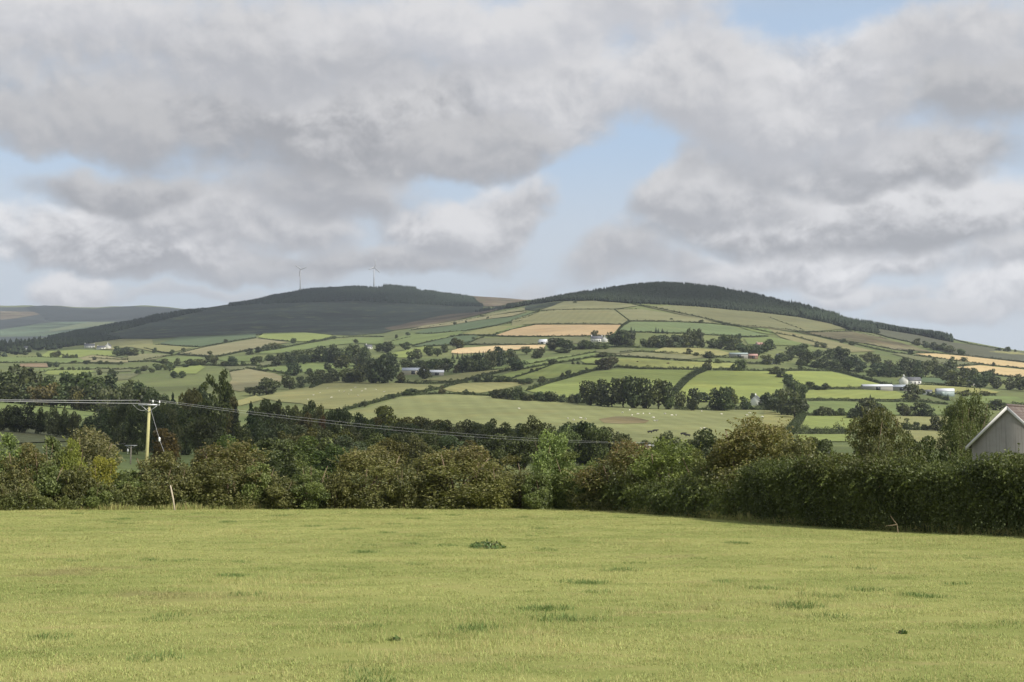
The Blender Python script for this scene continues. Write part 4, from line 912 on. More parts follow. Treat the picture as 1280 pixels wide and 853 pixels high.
# single trees one can point at
ONE = [
 (71,439,447,10,'round','lone round dark tree standing in the bright field below the white farms',DK),
 (49,441,447,7,'round','small round tree left of the lone tree in the farm field',DK),
 (64,442,448,3.5,'bush','tiny upright bush just left of the lone round tree',DK),
 (32,440,444,6,'bush','low bush left of the farm field beside the distant white cottage',DK),
 (118,446,451,5,'round','small round tree on the hedge right of the farm field',DK),
 (92,451,454.5,6,'bush','flat bush on the long left valley hedgerow below the lone tree',DK),
 (152,452,456.5,4,'round','small tree at the right end of the long left valley hedgerow',DK),
 (282,424.5,429,5,'round','small tree on the hedge below the moor above the tan field',MD),
 (229,435,439.5,5,'round','small tree at the left tip of the long tan field',DK),
 (264,440,456,11,'tall','taller dark tree above the sunlit field behind the tall tree',DK),
 (291,446,458,13,'round','round dark tree alone left of the tan field corner',DK),
 (236,449,458,11,'round','round dark tree in the middle of the left valley scrub',DK),
 (206,449,459,9,'tall','upright tree at the left end of the valley scrub',MD),
 (366,423,429.5,8,'round','grey tree on the hedge corner below the bright moor edge pasture',MD),
 (343,429,437,12,'round','largest round bush on the hedge of the tan field',MD),
 (391,424.5,428.5,7,'bush','flat bush on the hedge right of the grey corner tree',DK),
 (418,421,424,4,'bush','tiny bush at the moor edge above the green strip',DK),
 (445,424,429.5,5,'round','small round tree at the left of the field above the white cottage',DK),
 (457,431,438,5,'tall','narrow dark tree just left of the white cottage',DK),
 (367,455,470,17,'round','lone large dark round tree at the edge of the small green field',DK),
 (386,461,468.5,8,'round','small round tree right of the lone large dark tree',DK),
 (410,454,464,9,'tall','small pointed tree in front of the cream house',DK),
 (427,445,462,15,'tall','big tree right of the cream house',MD),
 (333,474,494,24,'round','broad dark mound of a tree at the left corner of the tan field',DK),
 (318,484,495,20,'round','broad low tree left of the sheep pasture corner',DK),
 (362,470,487,14,'round','dark tree under the lone large tree by the tan field',DK),
 (456,502,509,9,'round','small round tree halfway along the sheep pasture hedge',DK),
 (418,520,526,0.1,'bush',None,DK),
 (489,441,451,13,'round','dark tree left of the bright little field above the wood',DK),
 (510,415.5,420.5,5,'round','small round tree on the upper slope left of the stubble fields',DK),
 (495,418.5,424,3.5,'round','tiny tree on the upper slope above the roadside farm',DK),
 (569,402.5,406.5,4,'round','tiny tree on the highest green field hedge',DK),
 (583,401,404,3,'bush','tiny bush on the highest green field hedge',DK),
 (610,396,399,3,'bush','tiny bush on the pale strip below the heath',DK),
 (571,423,436.5,14,'round','lone grey green tree above the golden stubble field',MD),
 (592,421.5,424.5,4,'bush','tiny bush right of the lone grey green tree',DK),
 (575,417.5,421,4,'bush','tiny bush above the lone grey green tree',DK),
 (531,459,474,15,'round','dark round tree between the two low farm buildings',DK),
 (502,466,479,11,'bush','reddish brown bush left of the low grey farm building',BR),
 (570,456,468,8,'tall','purple tinged small tree below the pointed conifers',PU),
 (538,482,487.5,5,'round','tiny round tree on the hedge of the sheep pasture',DK),
 (508,487,495,9,'round','round bush on the sheep pasture hedge right of two others',DK),
 (516,486,494.5,11,'round','wide bush on the sheep pasture hedge below the farm',DK),
 (552,483,494,8,'tall','purple grey tree where two pasture hedges meet',PU),
 (582,487,494.5,7,'round','small round tree on the hedge below the straw pasture',DK),
 (743,413.5,423,8,'round','dark round tree directly behind the white hill house',DK),
 (720,392.5,394,3,'bush',None,DK),
 (719,376.5,379.5,4,'bush','small bush under the plantation edge left of centre',DK),
 (757,447,462.5,23,'bush','large purple brown thorn at the corner of the bright pastures',PU),
 (753,440.5,446.5,13,'bush','dark bush on the hedge above the purple brown thorn',DK),
 (885,450,463,10,'bush','dark brown tree at the top of the diagonal hedgerow',BR),
 (897,449,455,9,'bush','grey bush right of the brown tree atop the diagonal hedgerow',MD),
 (922,450,464,19,'bush','wide grey green bush on the hedge over the brightest pasture',MD),
 (859,458.5,463,4,'bush','tiny bush on the hedge left of the diagonal hedgerow',DK),
 (861,436,444,8,'round','round dark tree on the yellow tan field edge',DK),
 (887,440,448,15,'bush','dark wide bush on the yellow tan field edge',DK),
 (876,400,404.5,5,'bush','small bush on the hedge over the vivid green field',DK),
 (839,398,400.5,4,'bush','tiny bush in the olive field over the vivid green field',DK),
 (905,403.5,406.5,5,'bush','tiny bush on the slanting hill hedgerow',DK),
 (925,417,422,4,'tall','small pointed tree at the right end of the hillside wood',DK),
 (950,464.5,470,0.1,'bush',None,DK),
 (1053,423.5,429,7,'round','small round tree on the long hedge below the heath field',DK),
 (1065,427,432,9,'bush','low bush on the long hedge below the heath field',DK),
 (1021,429,434.5,5,'round','left one of two small trees above the hillside belt',DK),
 (1030,429,435,8,'round','right one of two small trees above the hillside belt',DK),
 (1000,457,463,6,'bush','small bush over the bright triangular pasture',DK),
 (1088,493,501,5,'conifer','small pointed conifer on the straight hedge below the shed',DK),
 (1080,499,524,26,'round','broad grey green tree behind the hawthorn on the right',MD),
 (1097,505,524,16,'round','tree at the right of the broad grey green tree',DK),
 (1066,511,524,14,'round','dark tree at the left of the broad grey green tree',DK),
 (1141,481,502,22,'round','big dark round tree in front of the grey shed and farmhouse',DK),
 (1134,524,539,11,'tall','upright dark tree at left of the lowest hedge on the right',DK),
 (1145,528,539,8,'round','small round tree between the two trees on the lowest hedge',MD),
 (1156,531,539,10,'bush','low bush between the two trees on the lowest hedge',MD),
 (1172,521,540,17,'round','dark round tree at right of the lowest hedge',DK),
 (1139,437,444,7,'round','round tree at the left tip of the upper stubble field',DK),
 (1190,446,451.5,5,'round','left one of two round trees between the stubble fields',DK),
 (1205,447,453,7,'round','right one of two round trees between the stubble fields',DK),
 (1242,453,458.5,4,'round','rightmost round tree between the stubble fields',DK),
 (1162,444,448,4,'bush','tiny bush on the hedge left of the upper stubble field',DK),
 (1269,437,441,3,'bush','tiny bush on the skyline at the far right',DK),
 (1258,434,440.5,9,'bush','round bush on the far right skyline',DK),
 (1247,435,439,7,'bush','low bush left of the round one on the far right skyline',DK),
 (1206,488,495.5,12,'bush','brown bush right of the grey green barn',BR),
 (1232,489,496,10,'bush','dull bush at the right end of the brownish hedge by the barn',OL),
 (1185,492,501,4,'conifer','tiny conifer at the right corner of the grey green barn',DK),
 (1245,500,513,18,'bush','wide dark bush behind the gable on the right',DK),
 (1133,505,521,17,'round','left tree of the three in a row below the sheds',DK),
 (1149,504,521,16,'round','middle tree of the three in a row below the sheds',DK),
 (1161,507,522,13,'round','right tree of the three in a row below the sheds',DK),
 (1186,508,521,12,'round','dark tree left of the tall willow on the right',DK),
 (932,497,512.5,15,'bush','dark tree left of the white cottage at the pasture edge',DK),
 (958,494,512.5,14,'bush','dark tree right of the white cottage at the pasture edge',DK),
 (941,492,501,5,'tall','thin tree sticking up over the white cottage at the pasture edge',DK),
 (880,491,503,14,'bush','low tree filling the gap between the two big trees at the pasture edge',DK),
 (865,487,514,16,'round','big tree left of the green gap at the pasture edge',DK),
 (849,490,512,12,'round','smaller tree tucked right of the great clump',MD),
]
for u, vt, vb, w, kind, lab, col in ONE:
    if lab: tree(u, vt, vb, w, kind, lab, None, col)
GROVES = [
 ('dark bush in the short row right of the lone tree in the farm field', 'bushes right of the lone farm field tree', 'bush', DK, [(80,443,448.5,5),(84,442.5,448.5,5),(90,444,448.5,8),(95,443,448,4)]),
 ('dark bush of the row on the hedge in the left valley fields', 'bushes in the left valley row', 'bush', DK, [(78,459,463.5,5),(86,459,463.5,5),(92,459,463.5,4.5),(99,459.5,463.5,4),(104,459,463.5,4),(110,459,463.5,6),(62,452.5,459,6),(70,453,459,9)]),
 ('small dark tree of the pairs on the hedge right of the farm field', 'paired small trees of the left valley', 'bush', DK, [(108,450.5,455.5,8),(125,451,455.5,6),(133,451.5,455.5,6)]),
 ('dark tree of the clump right of the white farms', 'tree clump right of the white farms', 'round', DK, [(147,433.5,445,12),(155,434,445,11),(168,436,445.5,11),(163,437,445.5,9)]),
 ('small tree on the hedge between the farms and the tan field', 'hedge trees by the tan field', 'round', DK, [(178,437.5,443,4),(193,435,441.5,5),(215,437.5,443,5)]),
 ('grey green shrub of the scrub across the left valley', 'scrub of the left valley', 'bush', MD, [(125,462,469,7),(140,462,471,11),(198,455,463,10),(221,448,457,7),(252,449,457,15),(268,446,457,9),(305,452,457.5,6),(318,446,457,9),(207,456,463,7),(214,455,464,9),(232,455,460,9),(245,452,458,8),(280,452,458,8),(180,458,464,9),(190,460,466,8),(172,462,468,8)]),
 ('one of the twin round bushes at the foot of the sunlit field', 'twin bushes under the sunlit field', 'round', DK, [(218,464.5,473,8),(227,464.5,473,8)]),
 ('hedge tree along the tan field below the moor', 'hedge trees along the tan field', 'round', MD, [(312,436,444,9),(323,434,442,9),(332,431,439,9),(352,431.5,435.5,9),(325,446,454,7),(336,444,452,12)]),
 ('tree of the long wood behind the cream house', 'wood behind the cream house', 'round', DK, [(348,443,457,16),(360,441,456,15),(373,438,455,16),(388,437,454,17),(403,434,454,17),(418,432,455,18),(433,432,456,18),(447,433,458,16),(458,436,459,14),(365,446,458,14),(380,444,456,14),(412,440,455,14)]),
 ('tree of the dark wood above the sheep pasture', 'wood above the sheep pasture', 'round', DK, [(390,467,483,14),(376,471,485,10),(402,463,478,14),(418,462,478,17),(435,461,479,17),(450,455,479,17),(465,450,480,19),(478,445,480,20),(485,458,480,18),(470,460,480,16),(440,466,479,14),(408,469,480,13),(396,472,481,11),(457,449,474,16),(492,450,468,18)]),
 ('tree in the pair above the bright little hill field', 'tree pair above the bright little field', 'round', MD, [(483,428,441,15),(475,430,440,12),(507,428,438,14)]),
 ('dark tree below the bright little hill field', 'trees below the bright little field', 'round', DK, [(514,440,450,10),(523,437,449,11),(538,433,445,13),(556,431,441,10),(547,436,446,9)]),
 ('tree of the long belt behind the low farm buildings', 'belt behind the low farm buildings', 'round', DK, [(510,450,464,18),(525,451,463,16),(545,450,466,18),(560,449,465,17),(578,446,466,18),(595,443,465,18),(612,439,462,14),(625,435,459,17),(640,437,457,17),(535,452,464,14),(553,455,467,14),(588,450,466,14),(605,449,464,14),(519,455,464,12)]),
 ('small pointed conifer in the row before the golden stubble', 'conifer row before the golden stubble', 'conifer', DK, [(566,441,449,4),(572,440.5,449,4),(578,441,449,4),(584,441,449,4),(589,440.5,448,4),(594,440,448,4),(599,438,447,4.5),(604,438.5,447,4.5)]),
 ('bush on the field hedge right of the low farm', 'bushes right of the low farm', 'bush', DK, [(596,470,478,9),(610,469,478,11),(626,471,478.5,13),(636,472,478.5,7),(646,474,479,6)]),
 ('dark bush in the thick clump over the broad lower pasture', 'clump over the broad lower pasture', 'round', DK, [(616,489,498.5,9),(624,487,499,13),(635,487,499.5,14),(645,485,500.5,15)]),
 ('round bush on the left part of the sheep pasture hedge', 'round bushes on the sheep pasture hedge', 'round', DK, [(485,493,499,6),(492,492.5,498.5,7)]),
 ('one of the twin big dark trees beside the pale shed on the hill', 'twin big trees by the pale shed', 'round', DK, [(690,423.5,437.5,18),(705,423.5,438,16)]),
 ('dark tree left of the twin big trees on the hill', 'trees left of the twin big trees', 'round', DK, [(658,433.5,443.5,10),(672,435,449,17),(645,448,464,17),(640,442,452,8)]),
 ('dark garden tree in front of the white hill house', 'garden trees of the white hill house', 'bush', DK, [(728,425.5,436.5,14),(737,427,436.5,12),(757,430,436.5,6),(747,431,436.5,10),(717,431,437.5,6),(701,436,441.5,13),(709,437,441.5,9)]),
 ('dark tree of the dense clump right of the white hill house', 'dense clump right of the white hill house', 'round', DK, [(768,416,433,14),(776,413.5,433,14),(784,414,433,14),(789,416,432.5,12),(772,419,433,12)]),
 ('tiny bush on the slanting hedge between the bright rounded pastures', 'bushes between the rounded pastures', 'bush', DK, [(690,449.5,456,9),(710,463,470.5,6),(703,466,471.5,5),(734,460,466,6),(728,462.5,467,5),(665,461,466,5),(671,460,465,4),(716,452,456,4),(723,452,456,4)]),
 ('dark bush at the lower left corner of the bright rounded pasture', 'bushes under the bright rounded pasture', 'bush', DK, [(678,471,480,12),(661,473,480,12),(652,475,481,10)]),
 ('small dark hedge tree left of the great clump', 'hedge trees left of the great clump', 'bush', DK, [(645,484,501,13),(660,493,502,13),(672,490,502,12),(690,490,503,16),(703,494,504,8),(714,493,504,8),(722,492,505,9),(653,491,501,10),(681,493,503,10)]),
 ('big full tree of the great clump along the pasture top', 'great clump along the pasture top', 'round', MD, [(738,478,507,19),(751,476,508,22),(765,475,509,22),(779,475,510,22),(793,473,511,23),(808,475,511.5,23),(823,477,512,22),(836,479,512.5,20)]),
 ('big tree of the group with bare stems right of the green gap', 'stemmed tree group right of the green gap', 'round', MD, [(896,487,514,15),(906,486,514.5,18),(915,486,513,16)]),
 ('tiny pointed conifer standing clear above the hillside wood', 'tiny conifers above the hillside wood', 'conifer', DK, [(789,408,417,4),(793,411,417,4),(820,408.5,417,4),(823,410.5,417,4),(828,410.5,417,5),(834,412.5,418,3)]),
 ('tree of the long hillside wood right of the white hill house', 'hillside wood right of the white hill house', 'round', DK, [(807,424,434.5,11),(815,420,435,14),(825,420,435.5,14),(835,420,435.5,14),(845,419,435.5,14),(855,419,435,13),(862,412,435,12),(872,412.5,435.5,13),(877,420,435.5,9),(840,422,435,12),(866,421,435,12)]),
 ('tree of the looser wood behind the grey green barn', 'wood behind the grey green barn', 'round', MD, [(892,424,435.5,15),(905,419,434,14),(918,421,438,14),(922,419,431,9),(930,430,443,17),(945,432,446,15),(955,427,442,14),(958,444,456,12),(940,437,446,12),(913,428,438,13),(900,429,436,12),(870,441,446,6)]),
 ('tree of the belt left of the farmhouse across the right slope', 'right slope tree belt', 'round', DK, [(963,425,438,11),(990,433,446,13),(1000,431,448,17),(1005,439,457,16),(1020,438,450,15),(975,442,456,15),(1001,450,459,11),(1035,437,450,14),(1046,434,450,18),(1054,436,461,18),(1062,445,463,18),(1073,448,466,17),(1085,441,454,16),(1095,444,460,15),(985,441,452,12),(1030,449,460,16),(1045,450,462,14),(1018,452,460,12)]),
 ('tree of the belt behind the white farmhouse', 'belt behind the white farmhouse', 'round', DK, [(1099,455,471,19),(1089,463,473,10),(1112,451,469,17),(1126,448,471,15),(1136,450,471,15),(1146,452,471,14),(1157,452,472,15),(1150,460,474,13),(1168,448,467,10),(1184,450,470,17),(1175,458,473,15),(1110,460,472,14),(1120,458,472,14)]),
 ('tree of the dark grove below the stubble fields', 'grove below the stubble fields', 'round', DK, [(1195,464,484,23),(1190,461,472,11),(1207,460,480,13),(1219,461,477,11),(1231,465,482,15),(1240,462,478,9),(1225,470,486,15),(1246,472,486,15),(1262,472,488,15),(1275,469,488,14),(1212,470,484,14),(1290,470,490,18)]),
 ('dark tree of the row above the upper stubble field', 'tree row above the upper stubble field', 'bush', DK, [(1146,423.5,432,9),(1158,427,435,10),(1167,428,438,11),(1178,429.5,439,11),(1188,432.5,441.5,13),(1202,436.5,444.5,10),(1172,431,438.5,9)]),
 ('dark bush on the hedge left of the pale long shed', 'bushes left of the pale long shed', 'round', DK, [(1010,478,488.5,13),(1022,482,488.5,11),(1031,479.5,488.5,10)]),
 ('dark tree of the diagonal line right of the brightest pasture', 'diagonal tree line', 'round', DK, [(968,459,469,13),(976,461,473,11),(985,468,480,13),(992,473,490,17),(1000,480,500,15),(975,489,512,17),(963,492,514,16),(985,487,520,22),(993,499,523,22),(1003,500,520,14),(972,499,517,18)]),
 ('round bush on the hedge above the middle field on the right', 'round bushes above the middle field', 'bush', DK, [(1020,513,520.5,7),(1027,508.5,521,11),(1037,509.5,521,9),(1052,510.5,520.5,11),(1045,514,520.5,8)]),
]
for lab, grp, kind, col, items in GROVES: grove(lab, grp, kind, col, items)

# the crowded wooded valley floor behind the left hedge: (u, top, distance, width px)
VALLEY = [
 ('tree of the high dark row at the far left of the valley', 'high dark row at the far left', 'round', MD, [(-25,462,860,34),(0,464,850,34),(20,457,870,36),(42,460,860,36),(62,469,850,28),(78,466,860,30),(100,465,860,34),(116,470,850,30),(134,468,870,30),(154,475,850,30),(176,479,830,28)]),
 ('brown tinged tree of the lower row above the shaded left field', 'brown row above the shaded field', 'round', BR, [(48,482,790,26),(66,479,800,26),(92,483,790,18),(103,487,780,19),(10,479,800,30),(-18,480,800,30)]),
 ('dark green tree of the lower row above the shaded left field', 'green row above the shaded field', 'round', DK, [(30,478,800,30),(80,480,790,24),(118,480,780,28),(136,484,720,28),(155,482,680,30),(175,484,640,30),(193,486,600,30)]),
 ('dark tree on the hedge between the two shaded left fields', 'trees between the shaded fields', 'round', DK, [(4,507,500,22),(18,507,500,18),(30,502,500,30),(50,510,505,13),(66,508,500,18),(80,512,500,15),(92,515,495,14)]),
 ('dark tree of the group just left of the power pole', 'dark group left of the power pole', 'round', DK, [(122,511,380,38),(155,504,420,28),(142,510,430,24),(172,505,400,28)]),
 ('tree of the mixed wood right behind the power pole', 'mixed wood behind the power pole', 'round', MD, [(190,506,430,28),(205,503,480,24),(222,505,470,24),(245,504,470,28),(262,507,430,28),(232,513,400,28),(215,512,380,26),(198,513,360,28)]),
 ('tall loose tree rising above the round dark ones behind the pole', None, 'airy', (1.35, 1.35, 1.05), [(271,464,430,36)]),
 ('dark round tree tucked behind the tall loose tree', None, 'round', DK, [(252,482,600,24)]),
 ('dark tree tucked right of the tall loose tree', None, 'round', DK, [(286,484,560,20)]),
 ('tan brown leafy tree left of the tall loose tree', None, 'tall', TN_, [(236,486,520,26)]),
 ('dark green narrow conifer behind the power pole', None, 'conifer', (1.1, 1.2, 1.2), [(215,491,500,22)]),
 ('dark red leafed tree right of the power pole', None, 'bush', (1.0, 0.72, 0.66), [(207,536,240,44)]),
 ('very dark round tree right of the red leafed one', None, 'round', (0.6, 0.66, 0.62), [(256,522,300,40)]),
 ('pointed dark conifer in the pair before the pasture', 'pointed conifer pair', 'conifer', (1.0, 1.05, 0.85), [(294,506,320,24),(313,502,330,30)]),
 ('pale tan scrub tree left of the pointed conifers', None, 'bush', TN_, [(288,497,450,24)]),
 ('tree of the wood right of the pointed conifers', 'wood right of the pointed conifers', 'round', MD, [(325,500,500,26),(338,501,480,26),(349,507,420,26),(362,508,430,20),(330,515,380,30),(352,522,340,30)]),
 ('grey green bush at the foot of the sheep pasture', 'bushes at the foot of the sheep pasture', 'bush', LT, [(388,501,560,20),(398,507,520,18),(374,508,500,20),(412,515,480,16)]),
 ('brown dome shaped bush below the sheep pasture', None, 'bush', (1.0, 0.75, 0.62), [(378,517,400,24)]),
 ('small red brown bush below the sheep pasture', None, 'bush', (1.3, 0.75, 0.62), [(402,520,420,11)]),
 ('dark glossy round tree standing out below the sheep pasture', None, 'round', (0.62, 0.75, 0.62), [(423,511,400,28)]),
 ('green dome tree right of the dark glossy one', None, 'round', MD, [(452,517,390,28)]),
 ('pale spreading scrub tree at the lower edge of the broad pasture', None, 'bush', LT, [(484,508,460,46)]),
 ('pale brown scrub bush along the lower edge of the broad pasture', 'scrub below the broad pasture', 'bush', TN_, [(505,522,420,34),(528,521,430,30),(470,522,420,28),(548,525,410,28),(395,526,420,26)]),
 ('tree of the grey green wood under the broad pasture', 'grey green wood under the broad pasture', 'round', MD, [(500,528,380,30),(517,530,370,32),(533,526,390,28),(550,529,360,32),(565,526,390,30),(582,525,400,30),(600,528,390,28),(614,524,410,24),(630,529,390,28),(644,530,390,28),(660,533,380,26),(575,536,330,32),(608,536,330,32),(640,538,330,32),(542,537,330,30)]),
 ('dark tree in the thick of the valley wood behind the hedge', 'thick of the valley wood', 'round', DK, [(325,526,290,42),(346,531,260,42),(372,532,270,42),(395,533,280,40),(415,531,290,40),(438,532,290,38),(462,528,320,36),(482,532,300,40),(505,541,260,40),(470,542,240,40),(440,545,230,40),(408,545,220,42),(545,543,250,42),(570,545,240,42),(597,545,250,42),(622,543,250,42),(655,545,240,40),(300,530,260,34),(275,540,240,32)]),
 ('olive brown tree among the dark ones of the valley wood', 'olive brown trees of the valley wood', 'round', (1.2, 1.0, 0.72), [(378,536,240,36),(430,538,250,34),(520,546,230,40),(490,548,220,38),(355,540,220,34),(582,551,210,36)]),
 ('leafy green tree just behind the left hedge', 'green trees just behind the hedge', 'round', (1.05, 1.15, 0.9), [(285,545,140,50),(300,552,130,44),(345,548,150,50),(372,546,160,52),(398,548,170,46),(420,556,150,44),(330,562,130,44)]),
 ('large dark tree behind the fresh green sapling', 'large dark trees behind the sapling', 'round', (0.85, 0.92, 0.75), [(668,521,300,36),(685,530,280,36),(655,534,310,32),(725,528,275,48),(745,534,270,36),(705,536,260,36),(772,535,280,40)]),
 ('round dark tree top showing over the middle of the hedge', 'round tree tops over the hedge', 'round', DK, [(833,540,260,30),(882,536,240,40),(805,551,250,26),(858,550,240,24)]),
 ('dark low bush just behind the right hedge', 'low bushes behind the right hedge', 'bush', (0.9, 0.95, 0.8), [(1012,547,110,42),(1034,550,105,40),(990,545,115,36),(1140,548,90,34),(1080,555,80,40)]),
 ('grey round bush between the hawthorn and the willow on the right', None, 'bush', (0.95, 0.95, 0.9), [(1161,546,110,36)]),
 ('leafy bush right of the hawthorn top on the right', None, 'bush', (1.1, 1.15, 0.9), [(1140,541,100,26)]),
]
for lab, grp, kind, col, items in VALLEY:
    for (u, vt, d, w) in items:
        tree(u, vt, None, w*1.08, kind, lab, grp, tuple(c_*0.95 for c_ in col), d, 0.25 if 'brown' in lab else 0.0)
# ------------------------------------------------------------------ the hedge round the meadow: bushes one by one, then a clipped hedge
def shrub_foliage(seed, k, n, card, z0=0.0, power=0.85, shoots=60, rustlo=0.5, airy=0.45, r=(0.18, 0.34), taper=0.55):
    rng = np.random.default_rng(seed)
    L = lobe_heap(rng, k, z0, 1.0, 1.0, 0.6, r, power, taper)
    c, d, K = crown_points(rng, L, n, airy)
    cs, ns, ts, ls = [c], [unit(d*0.6 + rng.normal(0, 0.75, d.shape))], [tints(rng, K, n, 0.27)], [np.zeros(n)]
    # young shoots standing out of the outline
    idx = rng.choice(n, shoots, replace=False)
    for i in idx:
        dr = unit(d[i]*0.6 + np.array([0, 0, 0.55]) + rng.normal(0, 0.35, 3)); ln = rng.uniform(0.05, 0.15)
        m = int(7 + ln*70)
        t = np.linspace(0, 1, m)[:, None]
        p = c[i] + dr*ln*t + rng.normal(0, 0.006, (m, 3)) + np.array([0, 0, -0.03])*t*t
        cs.append(p); ns.append(unit(rng.normal(size=(m, 3)))); ts.append(np.clip(rng.normal(0.7, 0.2, m), 0, 1)); ls.append(np.zeros(m))
    c = np.concatenate(cs); nr = np.concatenate(ns); t = np.concatenate(ts); N_ = len(c)
    q = norm_unit(cards(c, nr, card*rng.uniform(0.55, 1.45, N_), rng, 0.62))
    rust = np.clip((c[:, 2]-rustlo)*1.6 + 0.35*np.sin(c[:, 0]*6+seed)*np.sin(c[:, 1]*5) + rng.normal(0, 0.28, N_), 0, 1) * (rng.random(N_) < 0.8)
    return card_mesh('foliage', q, t, M['leaf_near'], rust)
def stems_mesh(seed):
    rng = np.random.default_rng(seed); g = Geo()
    for i in range(7):
        a = rng.random()*6.28; b = a + rng.normal(0, 0.5)
        r0 = rng.uniform(0.0, 0.12); r1 = rng.uniform(0.15, 0.42); h = rng.uniform(0.55, 0.92)
        g.tube([(math.cos(a)*r0, math.sin(a)*r0, -0.03), (math.cos(a)*(r0+r1)/2, math.sin(a)*(r0+r1)/2, h*0.5), (math.cos(b)*r1, math.sin(b)*r1, h)], [0.016, 0.011, 0.004], 6)
    return g.mesh('stem', [M['twig']], True)
SHRUB = {'thorn': [shrub_foliage(301+i, 22, 15000, 0.024, -0.35, 1.0, 260) for i in range(5)],
         'big': [shrub_foliage(321+i, 28, 24000, 0.019, -0.35, 1.0, 420, 0.35) for i in range(2)],
         'dome': [shrub_foliage(361, 30, 22000, 0.020, -0.25, 0.85, 90, 0.5, 0.4, (0.22, 0.30), 0.15)],
         'bramble': [shrub_foliage(331+i, 12, 10000, 0.034, -0.5, 0.7, 50) for i in range(3)],
         'sapling': [shrub_foliage(341+i, 12, 6500, 0.036, -0.2, 1.25, 90, 0.5, 0.8, (0.14, 0.26)) for i in range(2)]}
STEMS = [stems_mesh(350+i) for i in range(3)]
def shrub(u, vt, d, wpx, kind, name, label, col=(1, 1, 1), rust=0.0, group=None, seed=0):
    rng = random.Random(int(u*13+seed))
    if d < 64: d -= 1.7 if u < 700 else 0.8
    p = at_dist(u, d); p.z -= 0.05
    s, e = ray(u, vt)
    h = EYE + e*d - p.z; w = wpx*d/F*(1.22 if kind in ('thorn', 'big') else 1.0)
    root = empty(name, p, rng.random()*6.28)
    tag(root, label, 'bush', group)
    f = link(bpy.data.objects.new('foliage', SHRUB[kind][rng.randrange(len(SHRUB[kind]))])); f.parent = root
    f.scale = (w, w*rng.uniform(0.85, 1.0), h); f.color = (col[0]*1.22, col[1]*1.16, col[2]*1.25, rust)
    t = link(bpy.data.objects.new('stem', STEMS[rng.randrange(3)])); t.parent = root; t.scale = (w, w, h)
    return root
OLV = (1.0, 0.95, 0.85); GRN = (0.95, 1.08, 0.85); GRY = (1.15, 1.05, 1.15); YEL = (1.75, 1.55, 0.65); FRS = (1.4, 1.65, 1.3); BRN = (1.0, 0.92, 0.78)
